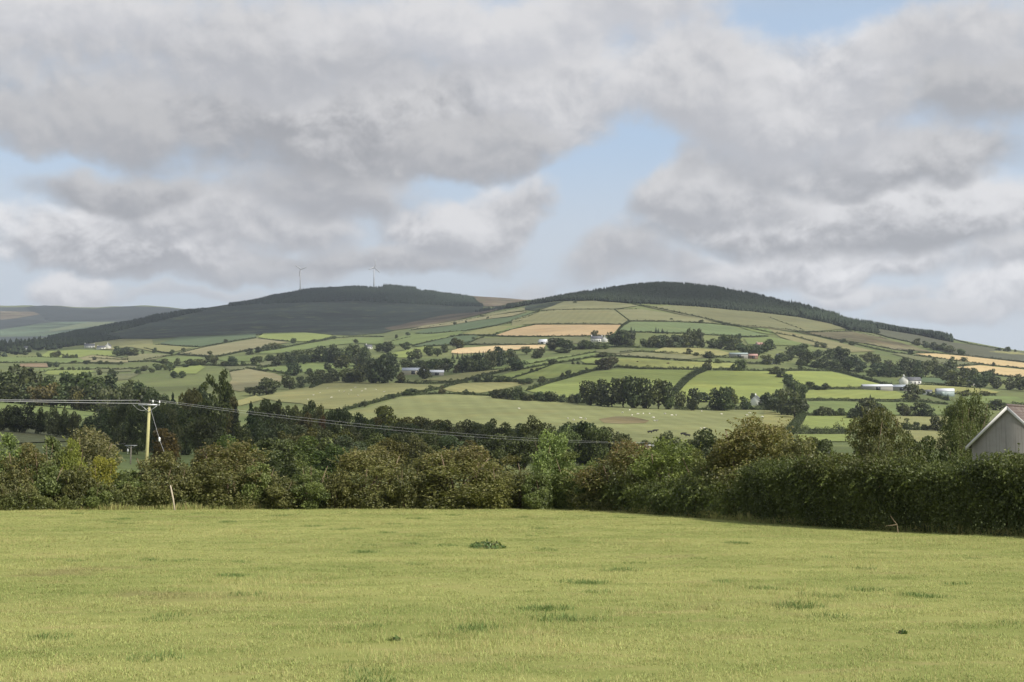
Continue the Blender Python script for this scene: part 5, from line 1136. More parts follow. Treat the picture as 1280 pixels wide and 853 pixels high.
NEAR = [
 (-35, 552, 61, 90, 'thorn', 'hawthorn_bush', 'dark green bush at the cut off left end of the hedge', GRN, 0.3),
 (12, 543, 61, 62, 'sapling', 'bush', 'pale leafed sprouting bush at the left end of the hedge', FRS, 0.1),
 (38, 556, 60, 66, 'thorn', 'hawthorn_bush', 'brown tinged bush second from the left end of the hedge', BRN, 0.6),
 (66, 547, 62, 56, 'sapling', 'bush', 'green leafy sprouts above the brown bush on the left', GRN, 0.1),
 (106, 537, 63, 84, 'big', 'hawthorn_bush', 'tall grey green dome of a bush left of the power pole', GRY, 0.35),
 (92, 550, 61, 36, 'thorn', 'bush', 'yellow green sprig standing in front of the grey green dome', (1.4, 1.45, 0.7), 0.0),
 (129, 572, 60, 38, 'thorn', 'bush', 'yellow leafed bush in the hedge left of the power pole', YEL, 0.0),
 (128, 607, 58.9, 46, 'bramble', 'bramble_bush', 'bramble mound right below the yellow leafed bush', GRN, 0.3),
 (62, 577, 59.5, 60, 'bramble', 'bramble_bush', 'low bramble in front of the brown bush on the left', GRN, 0.2),
 (100, 585, 59.2, 60, 'bramble', 'bramble_bush', 'bramble mound left of the yellow leafed bush', OLV, 0.3),
 (20, 588, 59.2, 56, 'bramble', 'bramble_bush', 'bramble mound at the foot of the sprouting bush', OLV, 0.3),
 (160, 589, 60, 62, 'bramble', 'bramble_bush', 'low bramble in the dip of the hedge under the small pole', GRN, 0.2),
 (199, 566, 60, 66, 'thorn', 'hawthorn_bush', 'olive bush hiding the foot of the power pole', OLV, 0.5),
 (226, 580, 60, 52, 'bramble', 'bramble_bush', 'bramble filling the dip right of the power pole', OLV, 0.4),
 (258, 562, 61.5, 50, 'thorn', 'hawthorn_bush', 'grey brown bush left of the broad rusty one', BRN, 0.5),
 (292, 554, 61, 92, 'big', 'hawthorn_bush', 'broad hawthorn with rusty top right of the power pole', OLV, 0.75),
 (325, 580, 60, 54, 'bramble', 'bramble_bush', 'low green bramble right of the broad rusty hawthorn', GRN, 0.2),
 (352, 597, 59.5, 50, 'bramble', 'bramble_bush', 'lowest dark bramble in the middle of the left hedge', OLV, 0.3),
 (387, 577, 60, 58, 'thorn', 'hawthorn_bush', 'green pointed bush in the middle of the left hedge', GRN, 0.3),
 (425, 586, 60, 50, 'bramble', 'bramble_bush', 'low bush between two olive ones in the left hedge', BRN, 0.4),
 (462, 559, 61, 92, 'big', 'hawthorn_bush', 'tall olive hawthorn with brown crown in mid hedge', OLV, 0.7),
 (508, 582, 60, 52, 'bramble', 'bramble_bush', 'pale olive low bush right of the tall olive hawthorn', OLV, 0.5),
 (530, 574, 61, 46, 'thorn', 'hawthorn_bush', 'olive bush at the left flank of the reddish hawthorn', OLV, 0.5),
 (576, 559, 61, 108, 'big', 'hawthorn_bush', 'widest hawthorn with reddish berries on its crown', OLV, 0.85),
 (612, 577, 60, 50, 'thorn', 'hawthorn_bush', 'yellowish green bush right of the widest hawthorn', (1.2, 1.15, 0.85), 0.4),
 (645, 571, 60.5, 72, 'thorn', 'hawthorn_bush', 'dull olive bush left of the fresh green sapling', OLV, 0.5),
 (672, 590, 59.5, 46, 'bramble', 'bramble_bush', 'low bramble under the fresh green sapling', GRN, 0.2),
 (690, 540, 61, 50, 'thorn', 'ash_sapling', 'fresh light green sapling rising above the hedge corner', FRS, 0.0),
 (718, 566, 59.5, 58, 'thorn', 'hawthorn_bush', 'dark green bush right of the fresh green sapling', GRN, 0.3),
 (742, 578, 58, 46, 'thorn', 'hawthorn_bush', 'dark low bush left of the orange brown hawthorn', GRN, 0.2),
 (782, 553, 57, 92, 'big', 'hawthorn_bush', 'hawthorn with orange brown crown right of the hedge corner', OLV, 1.35),
 (838, 551, 54.5, 84, 'big', 'hawthorn_bush', 'upright fresh green bush right of the orange brown hawthorn', (1.1, 1.25, 0.85), 0.1),
 (884, 563, 51, 72, 'thorn', 'hawthorn_bush', 'light green bush left of the tallest hawthorn', (1.1, 1.15, 0.85), 0.3),
 (912, 548, 50, 56, 'thorn', 'hawthorn_bush', 'rusty flank bush left of the tallest hawthorn', BRN, 0.7),
 (950, 524, 49, 118, 'big', 'hawthorn_bush', 'tallest spreading hawthorn with brownish twigs on the right hedge', BRN, 0.6),
 (1000, 549, 47, 66, 'thorn', 'hawthorn_bush', 'dark bush at the right foot of the tallest hawthorn', OLV, 0.4),
 (1097, 512, 70, 76, 'dome', 'hawthorn_tree', 'big rounded hawthorn tree standing behind the clipped hedge', (0.78, 0.76, 0.66), 0.35),
 (1197, 500, 114, 44, 'big', 'willow_tree', 'left stem of the feathery willow by the gable', (0.74, 0.82, 0.70), 0.1),
 (1216, 492, 118, 46, 'big', 'willow_tree', 'taller right stem of the feathery willow by the gable', (0.74, 0.82, 0.70), 0.1),
]
for a in NEAR: shrub(*a)

def long_hedge(name, label, pts, h, wd, card, seed, col, rust, flat=0.12, dk=2.4, shoots=0, back=0.7):
    rng = np.random.default_rng(seed)
    P = np.array([tuple(p) for p in pts]); seg = np.linalg.norm(np.diff(P[:, :2], axis=0), axis=1); cum = np.concatenate([[0], np.cumsum(seg)]); Ln = cum[-1]
    n = int(Ln*(2*h+wd)/(card*card*0.5)*dk)
    s = rng.random(n)*Ln
    k = 2*math.pi/np.array([7.0, 3.1, 1.3, 0.6]); ph = rng.random(4)*6.28
    prof = 1 + flat*(np.sin(s*k[0]+ph[0]) + 0.8*np.sin(s*k[1]+ph[1]) + 0.6*np.sin(s*k[2]+ph[2]) + 0.4*np.sin(s*k[3]+ph[3]))
    a = (rng.random(n)*1.0 - 0.0)*math.pi           # round the section from front to back
    rr = np.where(rng.random(n) < 0.62, 1 - 0.30*rng.random(n)**1.5, np.sqrt(rng.random(n)))
    sq = lambda v, p: np.sign(v)*np.abs(v)**p
    bulge = 1 + 0.16*np.sin(s*k[1]*1.3 + 4*np.sin(a)) + 0.10*np.sin(s*k[3]+a*5)
    off = -sq(np.cos(a), 0.55)*wd*0.5*rr*bulge
    z = sq(np.sin(a), 0.55)*h*prof*rr
    m = rng.random(n) < 0.5
    z = np.where(m, rng.random(n)**0.9*h*0.9*prof, z)
    off = np.where(m, np.sign(rng.random(n)-0.35)*-wd*0.5*rr*bulge*(0.85+0.15*np.sin(z/h*3)), off)
    x = np.interp(s, cum, P[:, 0]); y = np.interp(s, cum, P[:, 1])
    i = np.clip(np.searchsorted(cum, s)-1, 0, len(seg)-1); d = (P[i+1, :2]-P[i, :2])/seg[i][:, None]
    nx, ny = -d[:, 1], d[:, 0]           # away from the meadow
    off = off + back
    c = np.stack([x+nx*off, y+ny*off, 0*x], 1); c[:, 2] = ground(c[:, 0], c[:, 1]) + z
    nr = unit(np.stack([nx*np.sign(off-back)*0.7, ny*np.sign(off-back)*0.7, 0.5*np.sin(a)], 1) + rng.normal(0, 0.75, (n, 3)))
    t = np.clip(0.42 + 0.16*np.sin(s*k[1]+z*2) + 0.12*np.sin(s*k[2]*0.7+z*5) + rng.normal(0, 0.20, n), 0, 1)
    rs = np.clip((z/h-0.72)*1.8 + 0.5*np.sin(s*0.8+ph[0])*0.6 + rng.normal(0, 0.25, n), 0, 1)
    C, NR, T, RS = [c], [nr], [t], [rs]
    if shoots:
        for j in rng.choice(np.nonzero(z > 0.42*h)[0], shoots, replace=False):
            out = np.array([nx[j]*np.sign(off[j]-back), ny[j]*np.sign(off[j]-back), 0])
            top = z[j] > h*0.85
            dr = unit((out*0.4+np.array([0, 0, 1.0]) if top else out*0.8 + np.array([0, 0, 0.35])) + rng.normal(0, 0.35, 3)); ln = rng.uniform(0.15, 0.5) * (0.8 if top else 1)
            m_ = int(6 + ln*34); tt = np.linspace(0, 1, m_)[:, None]
            C.append(c[j] + dr*ln*tt + np.array([0, 0, -0.25*ln])*tt*tt*(0 if top else 2.4) + rng.normal(0, 0.012, (m_, 3)))
            NR.append(unit(rng.normal(size=(m_, 3)))); T.append(np.clip(rng.normal(0.68, 0.18, m_), 0, 1)); RS.append(np.zeros(m_))
    c = np.concatenate(C); N_ = len(c)
    q = cards(c, np.concatenate(NR), card*rng.uniform(0.55, 1.4, N_), rng, 0.6)
    org = P[0].copy()
    root = empty(name, org)
    tag(root, label, 'hedge')
    o = link(bpy.data.objects.new('foliage', card_mesh('foliage', q - org, np.concatenate(T), M['leaf_near'], np.concatenate(RS)))); o.parent = root
    o.color = (*col, rust)
    # woody stems inside
    g = Geo()
    for q_ in np.arange(0.3, Ln, 0.45):
        px = np.interp(q_, cum, P[:, 0]); py = np.interp(q_, cum, P[:, 1]); j = min(np.searchsorted(cum, q_)-1, len(seg)-1); dd = (P[j+1, :2]-P[j, :2])/seg[j]
        px += -dd[1]*back; py += dd[0]*back; gz = float(ground(px, py))
        b = np.array([px, py, gz-0.05]) - org; e = b + np.array([rng.normal(0, 0.25), rng.normal(0, 0.25), h*rng.uniform(0.6, 0.9)])
        g.tube([b, (b+e)/2+rng.normal(0, 0.06, 3), e], [0.035, 0.025, 0.01], 5)
    g.build('stem', M['twig'], root)
    return root
RP = [near_hit(925, 653), near_hit(960, 656.5), near_hit(1040, 662), near_hit(1120, 666), near_hit(1200, 669.5), near_hit(1280, 673), near_hit(1560, 688), near_hit(2100, 720)]
long_hedge('hedge', 'long clipped dark hedge along the right side of the meadow', RP, 1.98, 1.5, 0.066, 61, (0.74, 0.80, 0.64), 0.35, 0.045, 4.4, 1300, 0.70)
LP = [near_hit(u, 639.5 - u/690*5) for u in (-260, -100, 0, 120, 240, 345, 460, 570, 690)]
long_hedge('bramble_thicket', 'low tangled bramble growth along the foot of the left hedge', LP, 0.85, 1.3, 0.072, 62, (1.02, 1.02, 0.86), 0.6, 0.28, 2.6, 500, 0.62)
MP = [near_hit(690, 634.5), near_hit(775, 641.5), near_hit(860, 648.5), near_hit(935, 654)]
long_hedge('bramble_thicket', 'shaded bramble growth at the hedge foot from the corner to the clipped hedge', MP, 1.25, 1.4, 0.09, 63, (0.85, 0.92, 0.75), 0.3, 0.16, 2.0, 300, 0.7)

# rank dry grass along the hedge foot
def verge():
    rng = np.random.default_rng(77)
    P = np.array([tuple(p) for p in LINE])[1:9]; seg = np.linalg.norm(np.diff(P[:, :2], axis=0), axis=1); cum = np.concatenate([[0], np.cumsum(seg)]); Ln = cum[-1]
    n = 18000
    s = rng.random(n)*Ln; x = np.interp(s, cum, P[:, 0]); y = np.interp(s, cum, P[:, 1])
    i = np.clip(np.searchsorted(cum, s)-1, 0, len(seg)-1); d = (P[i+1, :2]-P[i, :2])/seg[i][:, None]
    corner = cum[2]; o = np.where(s < corner, rng.normal(-0.20, 0.12, n), rng.normal(0.10, 0.06, n)) + np.where(s < corner, 0.2, 0.06)*np.sin(s*0.9)*np.sin(s*0.37+1); x = x - d[:, 1]*o; y = y + d[:, 0]*o
    z = ground(x, y); h = rng.uniform(0.10, 0.40, n)*(0.6+0.4*np.sin(s*1.1)**2); a = rng.random(n)*6.28
    b = np.stack([x, y, z], 1); w = np.stack([np.cos(a), np.sin(a), 0*a], 1)*0.006
    tip = b + np.stack([rng.normal(0, .08, n), rng.normal(0, .08, n), h], 1)
    mid = b*0.45 + tip*0.55 + np.stack([0*h, 0*h, h*0.1], 1)
    V = np.stack([b-w, b+w, mid+w, mid-w, tip], 1).reshape(-1, 3)
    f = (np.arange(n)[:, None]*5 + np.array([[0, 1, 2, 3, 3, 2, 4]])).ravel()
    tint = np.repeat(rng.random(n), 2); ru = np.repeat(np.where(rng.random(n) < 0.55, rng.uniform(0.3, 0.9, n), 0), 2)
    me = raw_mesh('tall_grass', V, f, np.tile([4, 3], n), [M['blade']], None, {'tint': tint, 'rust': ru})
    tag(link(bpy.data.objects.new('tall_grass', me)), kind='stuff')
verge()

# weeds in the meadow
def weed(u, v, wpx, h, label, seed):
    rng = np.random.default_rng(seed); p = near_hit(u, v); w = wpx/F*p.y
    n = int(260*max(0.4, w/0.8)); a = rng.random(n)*6.28; r = np.sqrt(rng.random(n))*w/2
    zz = h*np.sqrt(np.clip(1-(r/(w/2))**2, 0.05, 1))*rng.uniform(0.25, 1.1, n)
    c = np.stack([np.cos(a)*r, np.sin(a)*r, zz], 1)
    nr = unit(np.stack([np.cos(a)*0.5, np.sin(a)*0.5, np.full(n, 0.9)], 1) + rng.normal(0, 0.4, (n, 3)))
    q = cards(c, nr, rng.uniform(0.05, 0.13, n), rng, 0.42)
    g = Geo()
    for k in range(14):
        b = rng.random()*6.28; rr = rng.random()*w*0.4
        g.tube([(0, 0, -0.01), (math.cos(b)*rr*0.6, math.sin(b)*rr*0.6, h*0.6), (math.cos(b)*rr, math.sin(b)*rr, h)], [0.006, 0.004, 0.002], 5)
    root = empty('weed_clump', p); tag(root, label, 'weeds')
    o = link(bpy.data.objects.new('leaf_rosette', card_mesh('leaf_rosette', q, np.clip(rng.normal(0.35, 0.2, n), 0, 1), M['leaf_near']))); o.parent = root; o.color = (0.8, 1.1, 0.8, 0)
    g.build('stalk', M['twig'], root)
weed(609, 685, 50, 0.17, 'broad dark green weed clump alone in the middle of the meadow', 1)
weed(495, 808, 16, 0.05, 'small dark weed clump near the front of the meadow', 2)
weed(1128, 800, 14, 0.05, 'tiny dark weed at the right front of the meadow', 3)

# stake and dead branch in the hedge
a, b = near_hit(219, 639), point(213, 607, 56.6)
g = Geo(); g.tube([Vector((0, 0, -0.1)), (b-a)*0.5 + Vector((0.01, 0, 0)), b-a], [0.035, 0.033, 0.028], 7)
st = g.build('stake', plain('weathered_stake', (0.42, 0.36, 0.27), 0.85, 0.1, 0.3, 12), None, a); tag(st, 'pale leaning wooden stake in front of the left hedge', 'stake')
a = near_hit(1123, 668)
g = Geo(); g.tube([(0, 0, 0), point(1121, 656, 36.9)-a, point(1113, 645, 36.8)-a], [0.016, 0.012, 0.005], 6); g.tube([point(1121, 656, 36.9)-a, point(1106, 658, 36.8)-a], [0.010, 0.004], 5)
br = g.build('dead_branch', plain('bleached_branch', (0.22, 0.17, 0.11), 0.85, 0.1, 0.3, 12), None, a); tag(br, 'bare bleached branch sticking out of the clipped hedge foot', 'branch')
# ------------------------------------------------------------------ houses, barns, poles, turbines, animals
M['white'] = plain('white_render', (0.80, 0.79, 0.76), 0.8, 0.2, 0.06, 0.6)
M['cream'] = plain('cream_render', (0.62, 0.56, 0.42), 0.8, 0.2, 0.08, 0.6)
M['slate'] = plain('slate_roof', (0.085, 0.088, 0.10), 0.6, 0.3, 0.2, 1.2)
M['dark'] = plain('window_glass', (0.02, 0.024, 0.03), 0.15, 0.5, 0.1, 2)
M['frame'] = plain('white_frame', (0.75, 0.75, 0.73), 0.5, 0.3, 0.05, 2)
M['palemetal'] = plain('pale_metal_roof', (0.50, 0.52, 0.55), 0.5, 0.4, 0.10, 0.7)
M['greymetal'] = plain('grey_metal_roof', (0.27, 0.30, 0.34), 0.5, 0.4, 0.15, 0.7)
M['greenmetal'] = plain('grey_green_sheeting', (0.22, 0.27, 0.26), 0.55, 0.4, 0.15, 0.7)
M['concrete'] = plain('concrete_wall', (0.34, 0.33, 0.30), 0.85, 0.2, 0.15, 0.6)
M['pinkroof'] = plain('faded_red_roof', (0.33, 0.20, 0.17), 0.7, 0.2, 0.2, 0.8)
M['brownwall'] = plain('dull_brick', (0.26, 0.17, 0.13), 0.85, 0.1, 0.2, 0.8)
def house(u, vb, L_, D, he, hr, yaw, label, cat='house', name='farmhouse', wall='white', roof='slate', nwin=3, chim=2, door=True, dmin=180.0, barn=False, storeys=1):
    p = hit(u, vb, dmin)
    root = empty(name, p, math.radians(yaw)); tag(root, label, cat)
    g = Geo(); x, y = L_/2, D/2
    g.add([(-x,-y,-1.5),(x,-y,-1.5),(x,y,-1.5),(-x,y,-1.5),(-x,-y,he),(x,-y,he),(x,y,he),(-x,y,he),(-x,0,hr),(x,0,hr)],
          [(0,1,5,4),(2,3,7,6),(1,2,6,9,5),(3,0,4,8,7),(0,3,2,1)])
    g.build('wall', M[wall], root)
    g = Geo(); ov = 0.35; sl = (hr-he)/y; t = 0.18
    for sg in (-1, 1):
        ey, ez = sg*(y+ov), he - sl*ov
        q = [(-x-ov, ey, ez+0.03), (x+ov, ey, ez+0.03), (x+ov, 0, hr+0.03), (-x-ov, 0, hr+0.03)]
        top = [(a, b, c+t) for a, b, c in q]
        fs = [(4,5,6,7), (3,2,1,0), (0,1,5,4), (1,2,6,5), (3,0,4,7)]
        g.add(q+top, fs if sg < 0 else [f[::-1] for f in fs])
    rf = g.build('roof', M[roof], root)
    for k in range(chim):
        cx = (-x+0.6) if k == 0 else (x-0.6)
        g = Geo(); g.box((cx, 0, hr+0.35), (0.9, 0.7, 1.5)); g.box((cx, 0, hr+1.14), (1.05, 0.85, 0.10)); g.lathe([(0.12, 0), (0.14, 0.15), (0.10, 0.4)], (cx, 0, hr+1.2), 8)
        g.build('chimney', M[wall if wall in ('white', 'cream') else 'concrete'], rf)
    if barn:
        g = Geo(); g.box((0, -y-0.02, he*0.42), (min(3.6, L_*0.3), 0.06, he*0.84)); g.build('door', M['dark'], root)
    else:
        slots = nwin + (1 if door else 0); di = slots//2
        for i in range(slots):
            cx = -x + L_*(i+0.5)/slots
            if door and i == di:
                g = Geo(); g.box((cx, -y-0.03, 1.0), (0.95, 0.08, 2.05)); d_ = g.build('door', M['dark'], root)
            for fl in range(storeys):
                if door and i == di and fl == 0: continue
                cz = 1.5 + fl*2.6
                g = Geo()
                for (bx, bz, sx_, sz_) in ((cx, cz+0.7, 1.3, 0.1), (cx, cz-0.7, 1.3, 0.1), (cx-0.6, cz, 0.1, 1.3), (cx+0.6, cz, 0.1, 1.3)): g.box((bx, -y-0.04, bz), (sx_, 0.10, sz_))
                w_ = g.build('window', M['frame'], root)
                g = Geo(); g.box((cx, -y-0.02, cz), (1.1, 0.05, 1.3)); g.build('pane', M['dark'], w_)
    return root
house(112, 435, 16, 7, 3.4, 6.6, 8, 'left long white farmhouse of the pair below the dark wood', dmin=1200)
house(127, 437, 14, 7, 3.0, 5.6, -6, 'right white farmhouse of the pair below the dark wood', dmin=1200, nwin=2)
house(135.5, 436.8, 7, 7, 5.2, 9.0, 80, 'tall white gable end building at the right of the white farms', dmin=1200, nwin=2, chim=1, storeys=2, door=False)
house(32, 437.5, 9, 6, 3.0, 5.6, 10, 'tiny white cottage at the far left below the wood', 'cottage', 'cottage', dmin=1200, nwin=2, chim=1)
house(461, 436.5, 8, 6, 3.0, 5.4, 15, 'small white cottage above the long wood left of centre', 'cottage', 'cottage', dmin=900, nwin=2, chim=1)
house(413, 453, 9, 7, 4.6, 7.8, -25, 'cream two storey house hidden in the wood', 'house', 'farmhouse', 'cream', 'slate', 2, 2, True, 700, False, 2)
house(517, 468.5, 20, 9, 3.6, 6.0, 0, 'low farm building with long grey roof and pale wall', 'barn', 'barn', 'cream', 'greymetal', 0, 0, False, 600, True)
house(546, 469.5, 12, 8, 2.6, 4.6, 5, 'low shed with pale roof right of the grey roofed farm', 'shed', 'shed', 'concrete', 'palemetal', 0, 0, False, 600, True)
house(679, 430.5, 9, 8, 2.6, 5.6, -20, 'pale roofed shed beside the twin big trees on the hill', 'shed', 'shed', 'white', 'palemetal', 0, 0, False, 700, True)
house(746, 427.5, 13, 7, 3.6, 6.4, 4, 'white hill house with slate roof below the stubble field', dmin=800, nwin=4)
house(756, 427.8, 5, 7, 3.2, 6.0, 85, 'small white gabled wing right of the white hill house', 'house', 'outbuilding', 'white', 'slate', 1, 1, False, 800)
house(923, 447.5, 18, 9, 3.4, 5.0, 0, 'long grey green barn among the trees on the slope', 'barn', 'barn', 'concrete', 'greenmetal', 0, 0, False, 700, True)
house(941, 448.5, 9, 7, 2.8, 4.6, 0, 'low shed with faded red roof right of the long barn', 'shed', 'shed', 'brownwall', 'pinkroof', 0, 0, False, 700, True)
house(958, 454, 7, 6, 3.0, 5.4, 75, 'small white gable by the trees right of the red roofed shed', 'cottage', 'cottage', 'white', 'slate', 1, 1, True, 700)
house(966, 455, 8, 6, 2.8, 4.4, 5, 'white bungalow under the trees right of the small white gable', 'bungalow', 'bungalow', 'white', 'slate', 2, 1, True, 700)
house(974, 448, 6, 5, 2.6, 4.4, 0, 'tiny white shed above the white bungalow', 'shed', 'shed', 'white', 'slate', 0, 0, False, 700, True)
house(950, 434.5, 9, 7, 3.0, 5.4, 20, 'house with faded red roof half hidden in the hillside trees', 'house', 'farmhouse', 'concrete', 'pinkroof', 2, 1, True, 700)
house(945.5, 507, 6.5, 6, 3.6, 6.2, 70, 'white cottage gable half hidden at the pasture edge', 'cottage', 'cottage', 'white', 'slate', 1, 1, True, 400)
house(1140, 480.5, 14, 7, 3.2, 6.0, 0, 'long white farmhouse above the grey sheds on the right', dmin=700, nwin=3, chim=1)
house(1129.5, 480.8, 6, 7, 4.4, 7.2, 80, 'tall white gable end adjoining the long white farmhouse', 'house', 'outbuilding', 'white', 'slate', 1, 1, False, 700)
house(1096, 488.2, 23, 9, 3.0, 4.6, 0, 'long shed with pale metal roof left of the big round tree', 'shed', 'shed', 'concrete', 'palemetal', 0, 0, False, 700, True)
house(1126, 488.6, 14, 9, 2.8, 4.6, -4, 'shorter grey roofed shed next to the long pale shed', 'shed', 'shed', 'concrete', 'greymetal', 0, 0, False, 700, True)
house(1159, 493.5, 6.5, 5, 2.6, 3.6, 0, 'small white outbuilding with dark door right of the big round tree', 'shed', 'outbuilding', 'white', 'slate', 0, 0, False, 700, True)
house(1103, 469.5, 5, 4, 2.2, 3.6, 0, 'tiny pale hut among trees above the long pale shed', 'hut', 'hut', 'white', 'palemetal', 0, 0, False, 700, True)
house(1212, 482, 7, 6, 2.6, 4.2, 0, 'small grey shed in the dark grove on the right', 'shed', 'shed', 'concrete', 'greymetal', 0, 0, False, 700, True)
# round roofed barn
def round_barn(u, vb, L_, D, he, hr, yaw, label):
    p = hit(u, vb, 700); root = empty('barn', p, math.radians(yaw)); tag(root, label, 'barn')
    x, y = L_/2, D/2; n = 10
    arc = [(-y*math.cos(math.pi*k/n), he + (hr-he)*math.sin(math.pi*k/n)) for k in range(n+1)]
    g = Geo(); g.box((0, -y+0.06, he/2-0.75), (L_, 0.12, he+1.5)); g.box((0, y-0.06, he/2-0.75), (L_, 0.12, he+1.5))
    for sx_ in (-1, 1): g.add([(sx_*(x-0.08), -y+0.01, -1.5), (sx_*(x-0.08), y-0.01, -1.5)] + [(sx_*(x-0.08), a*0.99, b-0.02) for a, b in arc[::-1]], [tuple(range(n+3))])
    g.build('wall', M['greenmetal'], root)
    g = Geo(); vs = [(sx_*(x+0.2), a*1.02, b+dz) for dz in (0.0, 0.10) for sx_ in (-1, 1) for a, b in arc]; m = n+1
    fs = []
    for k in range(n): fs += [(2*m+k, 2*m+k+1, 3*m+k+1, 3*m+k), (k, m+k, m+k+1, k+1), (k, k+1, 2*m+k+1, 2*m+k), (m+k, 3*m+k, 3*m+k+1, m+k+1)]
    g.add(vs, fs); g.build('roof', M['palemetal'], root)
    g = Geo(); g.box((-x*0.35, -y-0.02, 1.6), (3.2, 0.06, 3.2)); g.build('door', M['greenmetal'], root)
round_barn(1181, 495, 13, 9, 3.4, 5.6, -8, 'grey green barn with rounded roof below the white farmhouse')

# the gable on the right, close by
def gable_house():
    d = 95.0
    ap = point(1260, 510, d); yaw = math.atan2(0.8, 0.6)
    W = 2.5; rise = 2.40; Ln = 11.0
    gz = float(ground(ap.x, ap.y)); hr = ap.z - gz; he = hr - rise
    root = empty('bungalow', (ap.x, ap.y, gz), yaw); tag(root, 'grey rendered bungalow gable with brown tiled roof behind the right hedge', 'bungalow')
    # local: x runs back along the ridge from the gable, y across
    m, nt, N, L = new_mat('stained_render')
    tc = N.new('ShaderNodeTexCoord').outputs['Object']
    mp = N.new('ShaderNodeMapping'); mp.inputs['Scale'].default_value = (1, 7.0, 0.22); L.new(tc, mp.inputs['Vector'])
    st = noise(nt, mp.outputs[0], 1.1, 4, 0.6); bl = noise(nt, tc, 1.2, 4, 0.6)
    c = mixc(nt, maprange(nt, st, 0.50, 0.70, 0, 0.6, True), (0.34, 0.315, 0.29), (0.19, 0.175, 0.16))
    c = mixc(nt, 1.0, c, maprange(nt, bl, 0.3, 0.7, 0.88, 1.08), 'MULTIPLY')
    _out(nt, princ(nt, c, 0.9, 0.1).outputs[0]); M['stained'] = m
    g = Geo()
    g.add([(0,-W,-1),(0,W,-1),(0,W,he),(0,0,hr),(0,-W,he),(Ln,-W,-1),(Ln,W,-1),(Ln,W,he),(Ln,0,hr),(Ln,-W,he)],
          [(0,4,3,2,1),(5,6,7,8,9),(0,5,9,4),(1,2,7,6)])
    g.build('wall', M['stained'], root)
    m, nt, N, L = new_mat('brown_roof_tiles')
    tc = N.new('ShaderNodeTexCoord').outputs['Object']
    bk = N.new('ShaderNodeTexBrick'); sx_ = N.new('ShaderNodeSeparateXYZ'); L.new(tc, sx_.inputs[0])
    cb = N.new('ShaderNodeCombineXYZ'); L.new(sx_.outputs[0], cb.inputs[0]); L.new(mth(nt, 'MULTIPLY', sx_.outputs[2], 1.5), cb.inputs[1]); L.new(cb.outputs[0], bk.inputs['Vector'])
    bk.inputs['Scale'].default_value = 1.0; bk.inputs['Brick Width'].default_value = 0.33; bk.inputs['Row Height'].default_value = 0.30; bk.inputs['Mortar Size'].default_value = 0.03
    bk.inputs['Color1'].default_value = (0.115, 0.095, 0.086, 1); bk.inputs['Color2'].default_value = (0.150, 0.126, 0.115, 1); bk.inputs['Mortar'].default_value = (0.09, 0.06, 0.05, 1)
    n = noise(nt, tc, 2.5, 5, 0.65)
    c = mixc(nt, maprange(nt, n, 0.5, 0.75, 0, 0.6, True), bk.outputs['Color'], (0.26, 0.23, 0.18))
    b = princ(nt, c, 0.85, 0.2, bumpn(nt, bk.outputs['Fac'], -0.6, 0.02)); _out(nt, b.outputs[0]); M['tiles'] = m
    sl = rise/W; ov = 0.30; t = 0.16; xo = -0.22
    g = Geo()
    for sg in (-1, 1):
        q = [(xo, sg*(W+ov), he-sl*ov+0.02), (Ln+0.2, sg*(W+ov), he-sl*ov+0.02), (Ln+0.2, 0, hr+0.02), (xo, 0, hr+0.02)]
        fs = [(4,5,6,7), (3,2,1,0), (0,1,5,4), (1,2,6,5), (3,0,4,7)]
        g.add(q + [(a, b_, c_+t) for a, b_, c_ in q], fs if sg < 0 else [f[::-1] for f in fs])
    rf = g.build('roof', M['tiles'], root)
    g = Geo(); g.tube([(xo, 0, hr+t+0.01), (Ln+0.2, 0, hr+t+0.01)], 0.10, 8); g.build('ridge_tile', M['tiles'], rf)
    wb = plain('grey_white_paint', (0.62, 0.60, 0.57), 0.6, 0.3, 0.1, 2)
    for sg in (-1, 1):
        g = Geo(); x0, x1 = xo-0.045, xo-0.005
        o_ = [(0, hr+t-0.03), (sg*(W+ov+0.04), he-sl*(ov+0.04)+t-0.03), (sg*(W+ov+0.04), he-sl*(ov+0.04)-0.12), (0, hr-0.12)]
        v = [(x0, a, b_) for a, b_ in o_] + [(x1, a, b_) for a, b_ in o_]
        f = [(0,1,2,3), (7,6,5,4), (0,4,5,1), (1,5,6,2), (2,6,7,3), (3,7,4,0)]
        g.add(v, f if sg > 0 else [k[::-1] for k in f]); g.build('bargeboard', wb, root)
        g = Geo(); g.box(((Ln+xo)/2, sg*(W+ov+0.06), he-sl*ov+0.02), (Ln-0.1, 0.11, 0.12)); g.build('gutter', wb, root)
gable_house()

# ---- wooden power poles and wires
M['pole'] = plain('treated_pole', (0.40, 0.375, 0.18), 0.8, 0.15, 0.25, 3)
M['oldpole'] = plain('grey_pole', (0.30, 0.27, 0.22), 0.8, 0.15, 0.25, 3)
M['steel'] = plain('galvanised_steel', (0.45, 0.46, 0.47), 0.4, 0.5, 0.1, 5, 0.3)
M['porcelain'] = plain('white_porcelain', (0.78, 0.78, 0.76), 0.25, 0.5, 0.03, 5)
M['brownins'] = plain('dark_insulator', (0.035, 0.025, 0.022), 0.3, 0.5, 0.1, 5)
M['wire'] = plain('bare_wire', (0.42, 0.42, 0.42), 0.5, 0.4, 0.05, 5, 0.2)
def insulator(parent, loc, mat='brownins', s=1.0):
    g = Geo(); g.lathe([(0.02, -0.16), (0.02, 0), (0.07, 0.01), (0.09, 0.05), (0.055, 0.09), (0.08, 0.13), (0.045, 0.18), (0.03, 0.24), (0.001, 0.25)], (0, 0, 0), 10)
    o = g.build('insulator', M[mat], parent, loc, True); o.scale = (s, s, s); return o
